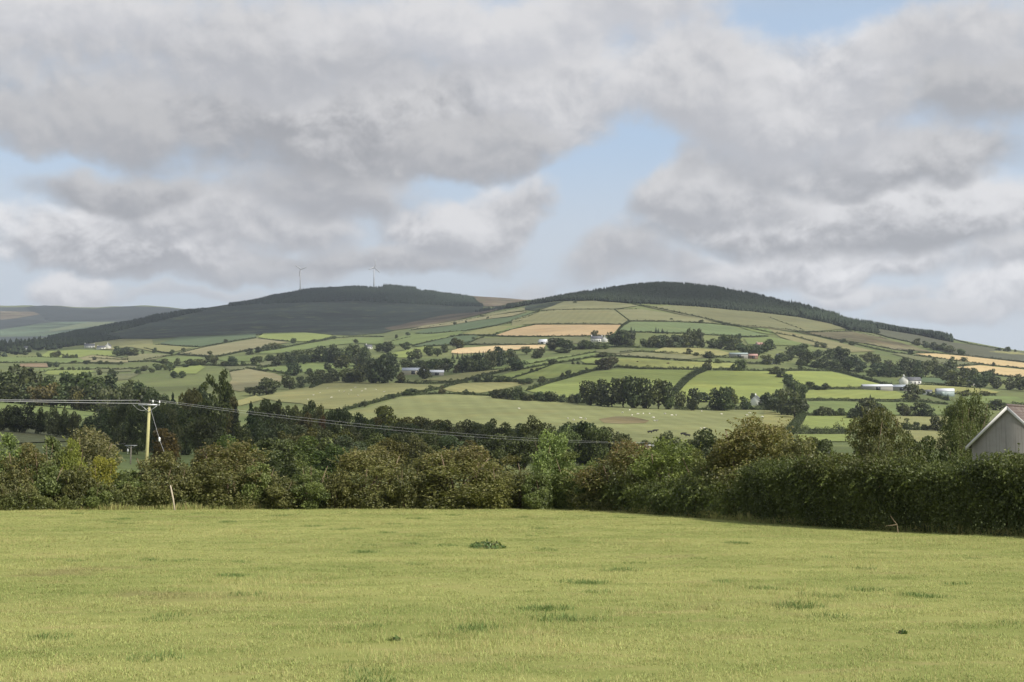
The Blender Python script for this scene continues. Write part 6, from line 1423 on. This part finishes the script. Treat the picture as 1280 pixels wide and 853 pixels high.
def power_pole(u, vt, d, lean_u, label, mat='pole', arm=1.9, rz=0.0, stay=None):
    p = at_dist(u, d); top = point(lean_u, vt, d)
    root = empty('power_pole', p); tag(root, label, 'power pole')
    t = top - p
    g = Geo(); g.tube([Vector((0, 0, -0.6)), t*0.5, t], [0.17, 0.15, 0.125], 12); g.build('pole', M[mat], root, None, True)
    R = Matrix.Rotation(rz, 3, 'Z')
    ends = []
    if arm:
        g = Geo(); g.box(tuple(t + Vector((0, -0.18, -0.10))), (arm, 0.10, 0.13), 0, R); a_ = g.build('crossarm', M['steel'], root)
        for k in (-0.46, 0.0, 0.46):
            q = t + R @ Vector((k*arm, -0.18, 0.0)) + Vector((0, 0, 0.12)); insulator(a_, q); ends.append(p + q + Vector((0, 0, 0.2)))
        g = Geo(); g.tube([t + R @ Vector((-0.40*arm, -0.2, -0.12)), t + Vector((0, -0.17, -0.75))], 0.022, 6); g.tube([t + R @ Vector((0.40*arm, -0.2, -0.12)), t + Vector((0, -0.17, -0.75))], 0.022, 6); g.build('brace', M['steel'], root)
    return root, p, t, ends
root, pp, tt, ends = power_pole(182.5, 505, 130, 187, 'yellowish wooden power pole rising behind the left hedge', rz=0.12)
lp = insulator(root, tt + Vector((0.95, -0.2, 0.05)), 'porcelain', 0.95)
lp = insulator(root, tt + Vector((0.35, -0.2, 0.12)), 'porcelain', 0.95)
# stay wire with its white strain insulator
sb = point(204, 562, 129) - pp; sm = point(199.3, 549.5, 129.4) - pp
g = Geo(); g.tube([tt + Vector((0.05, -0.1, -0.2)), sm, sb, sb + (sb - sm)*1.6], 0.014, 6); sw = g.build('stay_wire', M['wire'], root)
g = Geo(); g.lathe([(0.02, -0.22), (0.10, -0.13), (0.08, 0.0), (0.10, 0.13), (0.02, 0.22)], (0, 0, 0), 10); si = g.build('strain_insulator', M['porcelain'], sw, sm, True)
# slack jumper under the arm
g = Geo(); a0 = point(166, 505.5, 129) - pp
g.tube([tuple(a0.lerp(tt + Vector((0, -0.2, -0.35)), k/8) + Vector((0, 0, -0.42*math.sin(math.pi*k/8)))) for k in range(9)], 0.012, 5); g.build('jumper_cable', M['wire'], root)
def wire(a, b, sag, r, label, group):
    n = 24; c = a
    pts = [a.lerp(b, k/n) - a + Vector((0, 0, -4*sag*(k/n)*(1-k/n))) for k in range(n+1)]
    g = Geo(); g.tube(pts, r, 6); o = g.build('overhead_wire', M['wire'], None, a, True)
    return tag(o, label, 'wire', group)
root2, p2, t2, e2 = power_pole(-560, 486, 92, -560, 'wooden power pole carrying the wires beyond the left edge', rz=0.5)
wire(e2[0], ends[0], 0.35, 0.021, 'pale overhead wire running left from the power pole, the lower of two', None)
wire(e2[2], point(188, 504.6, 130), 0.25, 0.021, 'pale overhead wire running left from the power pole, the upper of two', None)
root3, p3, t3, e3 = power_pole(812, 556, 240, 812, 'far wooden power pole hidden behind the green bush on the right', rz=0.3)
wire(ends[2], e3[2], 0.9, 0.009, 'thin overhead wire running right over the valley wood, the upper of two', None)
wire(ends[1], e3[0], 1.15, 0.009, 'thin overhead wire running right over the valley wood, the lower of two', None)
root4, p4, t4, e4 = power_pole(163.5, 556.5, 300, 164, 'small grey distant pole seen through the dip in the left hedge', 'oldpole', 2.6)
insulator(root4, t4 + Vector((-0.6, -0.3, -1.4)), 'porcelain', 2.6)
wire(e4[0], point(60, 556, 310), 0.4, 0.02, 'short faint wire running left from the small distant pole', None)

# ---- wind turbines on the far hill
M['turb'] = plain('turbine_shaded_white', (0.50, 0.51, 0.53), 0.5, 0.3, 0.03, 0.1)  # white paint greyed, the cloud shade put into the colour
def turbine(u, vhub, d, rot, yaw, label, span=26.0):
    p = at_dist(u, d); hub = point(u, vhub, d); H = hub.z - p.z
    root = empty('wind_turbine', p, yaw); tag(root, label, 'wind turbine', 'wind turbines on the moor hill')
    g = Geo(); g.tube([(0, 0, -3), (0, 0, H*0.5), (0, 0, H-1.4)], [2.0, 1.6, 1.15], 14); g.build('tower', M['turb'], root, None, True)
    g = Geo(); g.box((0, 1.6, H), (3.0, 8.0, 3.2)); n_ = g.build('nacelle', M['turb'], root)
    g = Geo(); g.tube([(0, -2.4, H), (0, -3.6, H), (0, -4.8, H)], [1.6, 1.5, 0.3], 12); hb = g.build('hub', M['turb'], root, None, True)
    for k in range(3):
        a = math.radians(rot + 120*k); dx, dz = math.sin(a), math.cos(a)
        pr = [(1.0, 1.8), (4.0, 4.0), (10, 3.4), (18, 2.6), (span, 1.3)]
        g = Geo(); vs = []
        for r_, c_ in pr:
            for (s_, th) in ((-0.35, 0), (0.0, 0.5), (0.65, 0), (0.0, -0.4)):
                vs.append((dx*r_ + dz*c_*s_, -3.6 + th*min(1.2, c_*0.4), H + dz*r_ - dx*c_*s_))
        fs = [(i*4+j, i*4+(j+1) % 4, (i+1)*4+(j+1) % 4, (i+1)*4+j) for i in range(len(pr)-1) for j in range(4)] + [(3, 2, 1, 0), tuple((len(pr)-1)*4+j for j in range(4))]
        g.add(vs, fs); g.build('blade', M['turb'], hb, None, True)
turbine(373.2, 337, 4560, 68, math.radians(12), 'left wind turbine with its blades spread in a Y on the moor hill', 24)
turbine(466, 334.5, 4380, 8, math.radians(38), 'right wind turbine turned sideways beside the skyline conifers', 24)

# ---- sheep and cattle
def skin_mesh(name, pts, edges, rads, mat, sub=1):
    me = bpy.data.meshes.new(name); me.from_pydata(pts, edges, [])
    o = bpy.data.objects.new(name, me); COL.objects.link(o)
    md = o.modifiers.new('s', 'SKIN'); md.use_smooth_shade = True
    for i, r in enumerate(rads): me.skin_vertices[0].data[i].radius = (r, r)
    me.skin_vertices[0].data[0].use_root = True
    s2 = o.modifiers.new('u', 'SUBSURF'); s2.levels = sub; s2.render_levels = sub
    dg = bpy.context.evaluated_depsgraph_get()
    out = bpy.data.meshes.new_from_object(o.evaluated_get(dg)); out.name = name
    bpy.data.objects.remove(o); out.materials.clear(); out.materials.append(mat)
    return out
def quadruped(name, mat, l, h, br, lr, head_up):
    # body along x, head towards +x
    pts = [(0, 0, h*0.72), (l*0.28, 0, h*0.74), (l*0.45, 0, h*0.80), (l*0.60, 0, h*(0.72+0.28*head_up)), (l*0.74, 0, h*(0.60+0.30*head_up)), (-l*0.30, 0, h*0.74), (-l*0.42, 0, h*0.70), (-l*0.50, 0, h*0.50)]
    ed = [(0, 1), (1, 2), (2, 3), (3, 4), (0, 5), (5, 6), (6, 7)]
    rd = [br, br*0.98, br*0.72, br*0.42, br*0.26, br*1.0, br*0.72, br*0.10]
    for sx_, par in ((0.28, 1), (-0.32, 5)):
        for sy in (-1, 1):
            i = len(pts); b = 0.03*l if sx_ < 0 else 0.0
            pts += [(l*sx_, sy*br*0.6, h*0.48), (l*sx_+(-b), sy*br*0.6, h*0.26), (l*sx_+b*0.4, sy*br*0.6, 0.02)]
            ed += [(par, i), (i, i+1), (i+1, i+2)]; rd += [lr*1.7, lr*1.1, lr]
    return skin_mesh(name, pts, ed, rd, mat)
SHEEP = [quadruped('sheep', plain('fleece', (0.62, 0.59, 0.51), 0.95, 0.05, 0.12, 5), 1.25, 0.85, 0.27, 0.05, u) for u in (0.0, 0.9)]
COW = quadruped('cow', plain('black_hide', (0.012, 0.011, 0.011), 0.6, 0.2, 0.2, 4), 2.3, 1.45, 0.36, 0.08, 0.3)
COWB = quadruped('cow', plain('brown_hide', (0.06, 0.030, 0.018), 0.6, 0.2, 0.2, 4), 2.3, 1.45, 0.36, 0.08, 0.0)
def animal(mesh, u, v, name, label, cat, group, sc_=1.0, yaw=None, dmin=500):
    rng = random.Random(int(u*10)+int(v))
    o = link(bpy.data.objects.new(name, mesh)); o.location = hit(u, v, dmin); o.rotation_euler = (0, 0, rng.random()*6.28 if yaw is None else yaw); o.scale = (sc_,)*3
    return tag(o, label, cat, group)
for u, v in [(385,500.5),(414,498),(424,490),(430,490.5),(439,489),(447.5,495.5),(409,486.5),(452,490),(400,492),(457,487.5),(392,495),(470,488),(436,494),(444,485.5),(480,491)]:
    animal(random.Random(int(u)).choice(SHEEP), u, v, 'sheep', 'white sheep grazing in the sloping pasture left of the hedge', 'sheep', 'sheep in the left pasture', 1.05)
for u, v in [(732,525),(710,524.5),(717,526.5),(726,524),(778,517),(790,520.5),(797,519),(804,518.5),(812,518.5),(831,518.5),(817,523.5),(840,520.5),(845,520.5),(818,527.5),(821,527.5),(937,517.5),(934,520.5),(953,522.5),(936,527.5),(876,537.5),(881,537),(877,515.5),(787,514),(649,512),(902,519)]:
    animal(random.Random(int(u)).choice(SHEEP), u, v, 'sheep', 'white sheep scattered over the broad lower pasture', 'sheep', 'sheep in the broad lower pasture', 1.05)
for u, v, y in [(812.5,542.5,0.2),(819,541,0.1)]:
    animal(COW, u, v, 'cow', 'black cow of the pair standing above the green bush', 'cow', 'black cow pair', 1.0, y)
animal(COW, 854, 545, 'cow', 'black cow alone just left of the round tree top', 'cow', None, 1.0, 0.1)
animal(COW, 859.5, 547, 'cow', 'black cow nearest the round tree top over the hedge', 'cow', None, 1.0, 3.0)
animal(COWB, 835, 455.7, 'cow', 'dark brown cow in the long bright field on the middle slope', 'cow', None, 1.2, 0.4)
animal(COWB, 797, 453.5, 'cow', 'dark cow by the purple brown thorn in the long bright field', 'cow', None, 1.0, 2.4)
# ------------------------------------------------------------------ clouds added mostly out of view, to shade the hills and the valley wood
def shade_cloud(tx, ty, half_x, half_y, alt, thick, dens_, seed):
    """cloud floating on the sunward side of a patch of ground, so that its shade falls there"""
    gz = float(ground(tx, ty)); dz = alt - gz
    c = Vector((tx + SUN.x/SUN.z*dz, ty + SUN.y/SUN.z*dz, alt))
    import bmesh
    bm = bmesh.new(); bmesh.ops.create_icosphere(bm, subdivisions=5, radius=1.0)
    rng = np.random.default_rng(seed); ph = rng.random((6, 3))*6.28; fr = np.array([2.1, 3.3, 4.7, 6.9, 9.3, 13.0]); am = np.array([.16, .13, .10, .07, .05, .035])
    for v in bm.verts:
        p = np.array(v.co); k = 1 + float(np.sum(am*np.sin(fr*p[0]+ph[:, 0])*np.sin(fr*p[1]+ph[:, 1]+p[2]*2)*1.7 + am*0.6*np.sin(fr*p[2]*1.2+ph[:, 2])))
        z = p[2]*k; z = z if z > 0 else z*0.45
        v.co = (p[0]*k*half_x, p[1]*k*half_y, z*thick)
    me = bpy.data.meshes.new('shade_cloud'); bm.to_mesh(me); bm.free()
    m, nt, N, L = new_mat('cloud_vapour')
    pv = N.new('ShaderNodeVolumePrincipled'); pv.inputs['Density'].default_value = dens_; pv.inputs['Color'].default_value = (0.98, 0.98, 1, 1); pv.inputs['Anisotropy'].default_value = 0.5
    o_ = N.new('ShaderNodeOutputMaterial'); L.new(pv.outputs[0], o_.inputs['Volume'])
    me.materials.append(m)
    o = link(bpy.data.objects.new('shade_cloud', me)); o.location = c
    return tag(o, kind='structure')
EL = math.radians(43)
sd = Vector((0.80, -0.60, 0)).normalized()
SUN = Vector((sd.x*math.cos(EL), sd.y*math.cos(EL), math.sin(EL)))
shade_cloud(-600, 3450, 760, 1000, 2000, 240, 0.0055, 1)      # shade for the moor and the turbine hill
shade_cloud(-115, 430, 230, 210, 1150, 130, 0.0048, 2)       # shade for the valley wood
shade_cloud(330, 2560, 420, 330, 1700, 150, 0.0050, 3)       # shade for the summit plantation
# cloud(-2300, 7000, 1100, 1500, 3300, 260, 0.0024, 4)   # over the far hill
shade_cloud(-20, 1220, 260, 150, 1400, 100, 0.0045, 5)       # a thin one to shade the middle slope
# ------------------------------------------------------------------ camera, sun, sky, air
cam = bpy.data.cameras.new('camera'); co = link(bpy.data.objects.new('camera', cam))
cam.sensor_width = 36; cam.lens = 36 * F / 1280; cam.clip_start = 0.1; cam.clip_end = 40000
co.location = (0, 0, EYE); co.rotation_euler = (math.pi/2 + TH, 0, 0)
sc.camera = co
EL = math.radians(43)
sd = Vector((0.80, -0.60, 0)).normalized()
SUN = Vector((sd.x*math.cos(EL), sd.y*math.cos(EL), math.sin(EL)))
sl = bpy.data.lights.new('sun', 'SUN'); sl.energy = 4.6; sl.angle = math.radians(0.5); sl.color = (1.0, 0.95, 0.86)
so = link(bpy.data.objects.new('sun', sl)); so.rotation_euler = SUN.to_track_quat('Z', 'Y').to_euler()
so.location = (30, -20, 40)

w = bpy.data.worlds.new('World'); sc.world = w; w.use_nodes = True
nt = w.node_tree; nt.nodes.clear(); N, L = nt.nodes, nt.links
tc = N.new('ShaderNodeTexCoord').outputs['Generated']
nrm = N.new('ShaderNodeVectorMath'); nrm.operation = 'NORMALIZE'; L.new(tc, nrm.inputs[0])
sx = N.new('ShaderNodeSeparateXYZ'); L.new(nrm.outputs[0], sx.inputs[0])
X, Y, Z = sx.outputs
sky = N.new('ShaderNodeTexSky'); sky.sky_type = 'NISHITA'; sky.sun_disc = False
sky.sun_elevation = EL; sky.sun_rotation = math.atan2(SUN.x, SUN.y); sky.air_density = 1.0; sky.dust_density = 1.5; sky.ozone_density = 1.2
az = mth(nt, 'ARCTAN2', X, Y); el = mth(nt, 'ARCSINE', Z)
# cloud-deck coordinates: foreshortened towards the horizon
den = mth(nt, 'ADD', mth(nt, 'MAXIMUM', Z, 0.0), 0.15)
def comb(a, b, c=0.0):
    n = N.new('ShaderNodeCombineXYZ')
    for i, v in enumerate((a, b, c)):
        if isinstance(v, (int, float)): n.inputs[i].default_value = v
        else: L.new(v, n.inputs[i])
    return n.outputs[0]
q = comb(mth(nt, 'DIVIDE', X, den), mth(nt, 'DIVIDE', Y, den), 0.0)
def shifted(v, d):
    n = N.new('ShaderNodeVectorMath'); n.operation = 'ADD'; L.new(v, n.inputs[0]); n.inputs[1].default_value = d; return n.outputs[0]
def angles(u, v):
    s, e = ray(u, v)
    return math.atan(s), math.atan(e / math.sqrt(1 + s*s))
# billowing: the same turbulent field breaks up every cloud's outline and models its puffs
pol = comb(az, mth(nt, 'MULTIPLY', el, 1.2), 0.0)
wx = noise(nt, shifted(pol, (3.1, 7.7, 1.0)), 9.0, 5, 0.55); wy = noise(nt, shifted(pol, (9.4, 1.2, 4.0)), 9.0, 5, 0.55)
azw = mth(nt, 'ADD', az, mth(nt, 'MULTIPLY', mth(nt, 'SUBTRACT', wx, 0.5), 0.09))
elw = mth(nt, 'ADD', el, mth(nt, 'MULTIPLY', mth(nt, 'SUBTRACT', wy, 0.5), 0.065))
b1 = noise(nt, pol, 11.0, 9, 0.56, 0.2); b1s = noise(nt, shifted(pol, (0.010, 0.020, 0.0)), 11.0, 7, 0.56, 0.2)
b2 = noise(nt, shifted(pol, (2.0, 5.0, 3.0)), 26.0, 7, 0.6, 0.3); b2s = noise(nt, shifted(pol, (2.004, 5.008, 3.0)), 26.0, 5, 0.6, 0.3)
edge = mth(nt, 'ADD', mth(nt, 'MULTIPLY', mth(nt, 'SUBTRACT', b1, 0.5), 2.0), mth(nt, 'MULTIPLY', mth(nt, 'SUBTRACT', b2, 0.5), 0.75))
puff = mth(nt, 'ADD', mth(nt, 'MULTIPLY', mth(nt, 'SUBTRACT', b1, b1s), 2.1), mth(nt, 'MULTIPLY', mth(nt, 'SUBTRACT', b2, b2s), 1.6))
S_ = 1.03 / (0.15 * 1.30)
def grey(v, warm): return (v*S_*(0.985 + 0.025*warm), v*S_*(0.998 + 0.002*warm), v*S_*(1.06 - 0.050*warm))
# clear sky between, milky towards the horizon
blue = mixc(nt, 0.72, sky.outputs[0], (0.45*S_, 0.565*S_, 0.71*S_))
milk = maprange(nt, el, math.radians(7.5), math.radians(12.5), 0.85, 0.0, True)
colr = mixc(nt, milk, blue, (0.60*S_, 0.655*S_, 0.72*S_))
# broken cloud over the rest of the sky, outside this view
n1 = noise(nt, q, 1.7, 8, 0.56, 0.25); n1s = noise(nt, shifted(q, (0.10, -0.16, 0.0)), 1.7, 6, 0.56, 0.25)
away = mth(nt, 'MAXIMUM', maprange(nt, el, math.radians(16), math.radians(21), 0, 1, True), maprange(nt, mth(nt, 'ABSOLUTE', az), math.radians(19), math.radians(25), 0, 1, True))
gm = mth(nt, 'MULTIPLY', maprange(nt, n1, 0.36, 0.56, 0, 1, True), away)
gc = mixc(nt, maprange(nt, mth(nt, 'SUBTRACT', n1, n1s), -0.12, 0.12, 0, 1, True), grey(0.38, 0), grey(0.66, 1))
colr = mixc(nt, gm, colr, gc)
# each bank of cloud from the farthest to the nearest: centre, half-width, half-height, top and base brightness, softness, density
CLOUDS = [
 (85,366,66,20,.78,.54,.5,1), (660,356,80,16,.56,.47,.8,.8), (230,368,90,10,.62,.56,.9,.7), (1075,372,110,26,.70,.52,.6,1), (1250,372,80,52,.78,.50,.5,1), (1160,398,80,18,.60,.52,.7,.9),
 (900,348,150,34,.70,.50,.6,1), (770,330,120,46,.58,.44,.6,1), (1075,326,140,46,.80,.46,.4,1), (1265,322,70,26,.62,.46,.7,1),
 (300,338,220,24,.54,.46,.8,.9), (500,322,200,30,.58,.41,.6,1), (600,278,130,50,.72,.45,.4,1), (675,262,50,50,.66,.44,.4,1),
 (110,304,180,50,.80,.42,.4,1), (300,280,180,48,.64,.46,.6,1), (400,236,170,46,.54,.43,.7,1), (150,243,115,36,.54,.39,.5,1),
 (1080,268,350,62,.70,.365,.5,1), (870,244,150,46,.62,.43,.5,1), (1080,196,250,40,.57,.37,.6,1), (980,120,210,125,.66,.50,.6,1),
 (850,110,110,95,.62,.50,.7,.95), (1090,70,130,70,.72,.52,.5,1), (1230,110,150,70,.50,.39,.7,1), (1200,40,160,50,.60,.50,.7,1),
 (300,150,520,90,.55,.385,.7,1), (60,165,200,46,.50,.42,.7,1), (560,145,270,84,.60,.365,.6,1), (690,120,150,125,.66,.50,.6,1), (600,195,130,44,.52,.41,.6,1),
 (250,50,520,80,.60,.48,.8,1), (640,35,280,56,.66,.57,.7,1), (40,15,240,40,.65,.56,.8,1), (800,10,140,40,.64,.56,.7,1),
]
# ragged breaks where blue shows through
gap = 0.0
for (u, v, wu, wv, k) in [(738,225,60,54,1.9),(800,165,50,34,1.2),(700,285,34,44,1.5),(655,340,80,26,1.2),(505,236,54,16,.9),(105,212,50,22,.8),(985,8,110,28,1.6),(560,350,90,18,.6),(360,312,24,10,.9),(990,372,50,20,1.0),(1120,352,50,18,.9)]:
    a_, e_ = angles(u, v)
    dx = mth(nt, 'MULTIPLY', mth(nt, 'SUBTRACT', azw, a_), F/wu); dy = mth(nt, 'MULTIPLY', mth(nt, 'SUBTRACT', elw, e_), F/wv)
    gap = mth(nt, 'MULTIPLY_ADD', mth(nt, 'POWER', 2.718, mth(nt, 'MULTIPLY', mth(nt, 'MULTIPLY_ADD', dx, dx, mth(nt, 'MULTIPLY', dy, dy)), -1.0)), k*0.45, gap)
edge = mth(nt, 'SUBTRACT', edge, gap)
for (u, v, wu, wv, tp, bs, soft, al) in CLOUDS:
    a_, e_ = angles(u, v)
    dx = mth(nt, 'MULTIPLY', mth(nt, 'SUBTRACT', azw, a_), F/wu); dy = mth(nt, 'MULTIPLY', mth(nt, 'SUBTRACT', elw, e_), F/wv)
    lowr = mth(nt, 'MULTIPLY', mth(nt, 'MINIMUM', dy, 0.0), 1.2); hi = mth(nt, 'MAXIMUM', dy, 0.0)
    r2 = mth(nt, 'MULTIPLY_ADD', dx, dx, mth(nt, 'MULTIPLY_ADD', lowr, lowr, mth(nt, 'MULTIPLY', hi, hi)))
    m_ = mth(nt, 'ADD', mth(nt, 'SUBTRACT', 1.0, r2), edge)
    alpha = maprange(nt, m_, -0.22, 0.30 + soft*0.75, 0, al, True)
    t_ = mth(nt, 'MULTIPLY_ADD', dy, 0.62, mth(nt, 'ADD', puff, 0.50), clamp=True)
    t_ = maprange(nt, t_, 0.0, 1.0, 0, 1, True)
    colr = mixc(nt, alpha, colr, mixc(nt, t_, grey(bs*0.97, 0.1), grey(tp*1.06, 1)))
bg = N.new('ShaderNodeBackground'); L.new(colr, bg.inputs['Color']); bg.inputs['Strength'].default_value = 0.15
wo = N.new('ShaderNodeOutputWorld'); L.new(bg.outputs[0], wo.inputs['Surface'])

# air: one even box of haze round everything
g = Geo(); g.box((0, 4700, 420), (24000, 10600, 940))
hz = g.build('haze', [])
hm, nt, N, L = new_mat('haze_air')
pv = N.new('ShaderNodeVolumePrincipled'); pv.inputs['Density'].default_value = 0.00006
pv.inputs['Color'].default_value = (0.80, 0.88, 1.0, 1); pv.inputs['Anisotropy'].default_value = 0.2
o = N.new('ShaderNodeOutputMaterial'); L.new(pv.outputs[0], o.inputs['Volume'])
hz.data.materials.append(hm); tag(hz, kind='stuff')

sc.render.engine = 'CYCLES'
sc.view_settings.view_transform = 'Standard'; sc.view_settings.look = 'None'
sc.view_settings.exposure = 0.45; sc.view_settings.gamma = 1.0; sc.view_settings.use_curve_mapping = False
sc.cycles.use_denoising = True
sc.cycles.max_bounces = 6; sc.cycles.diffuse_bounces = 3; sc.cycles.transmission_bounces = 4; sc.cycles.transparent_max_bounces = 16; sc.cycles.volume_bounces = 0
sc.cycles.use_adaptive_sampling = True; sc.cycles.adaptive_threshold = 0.015
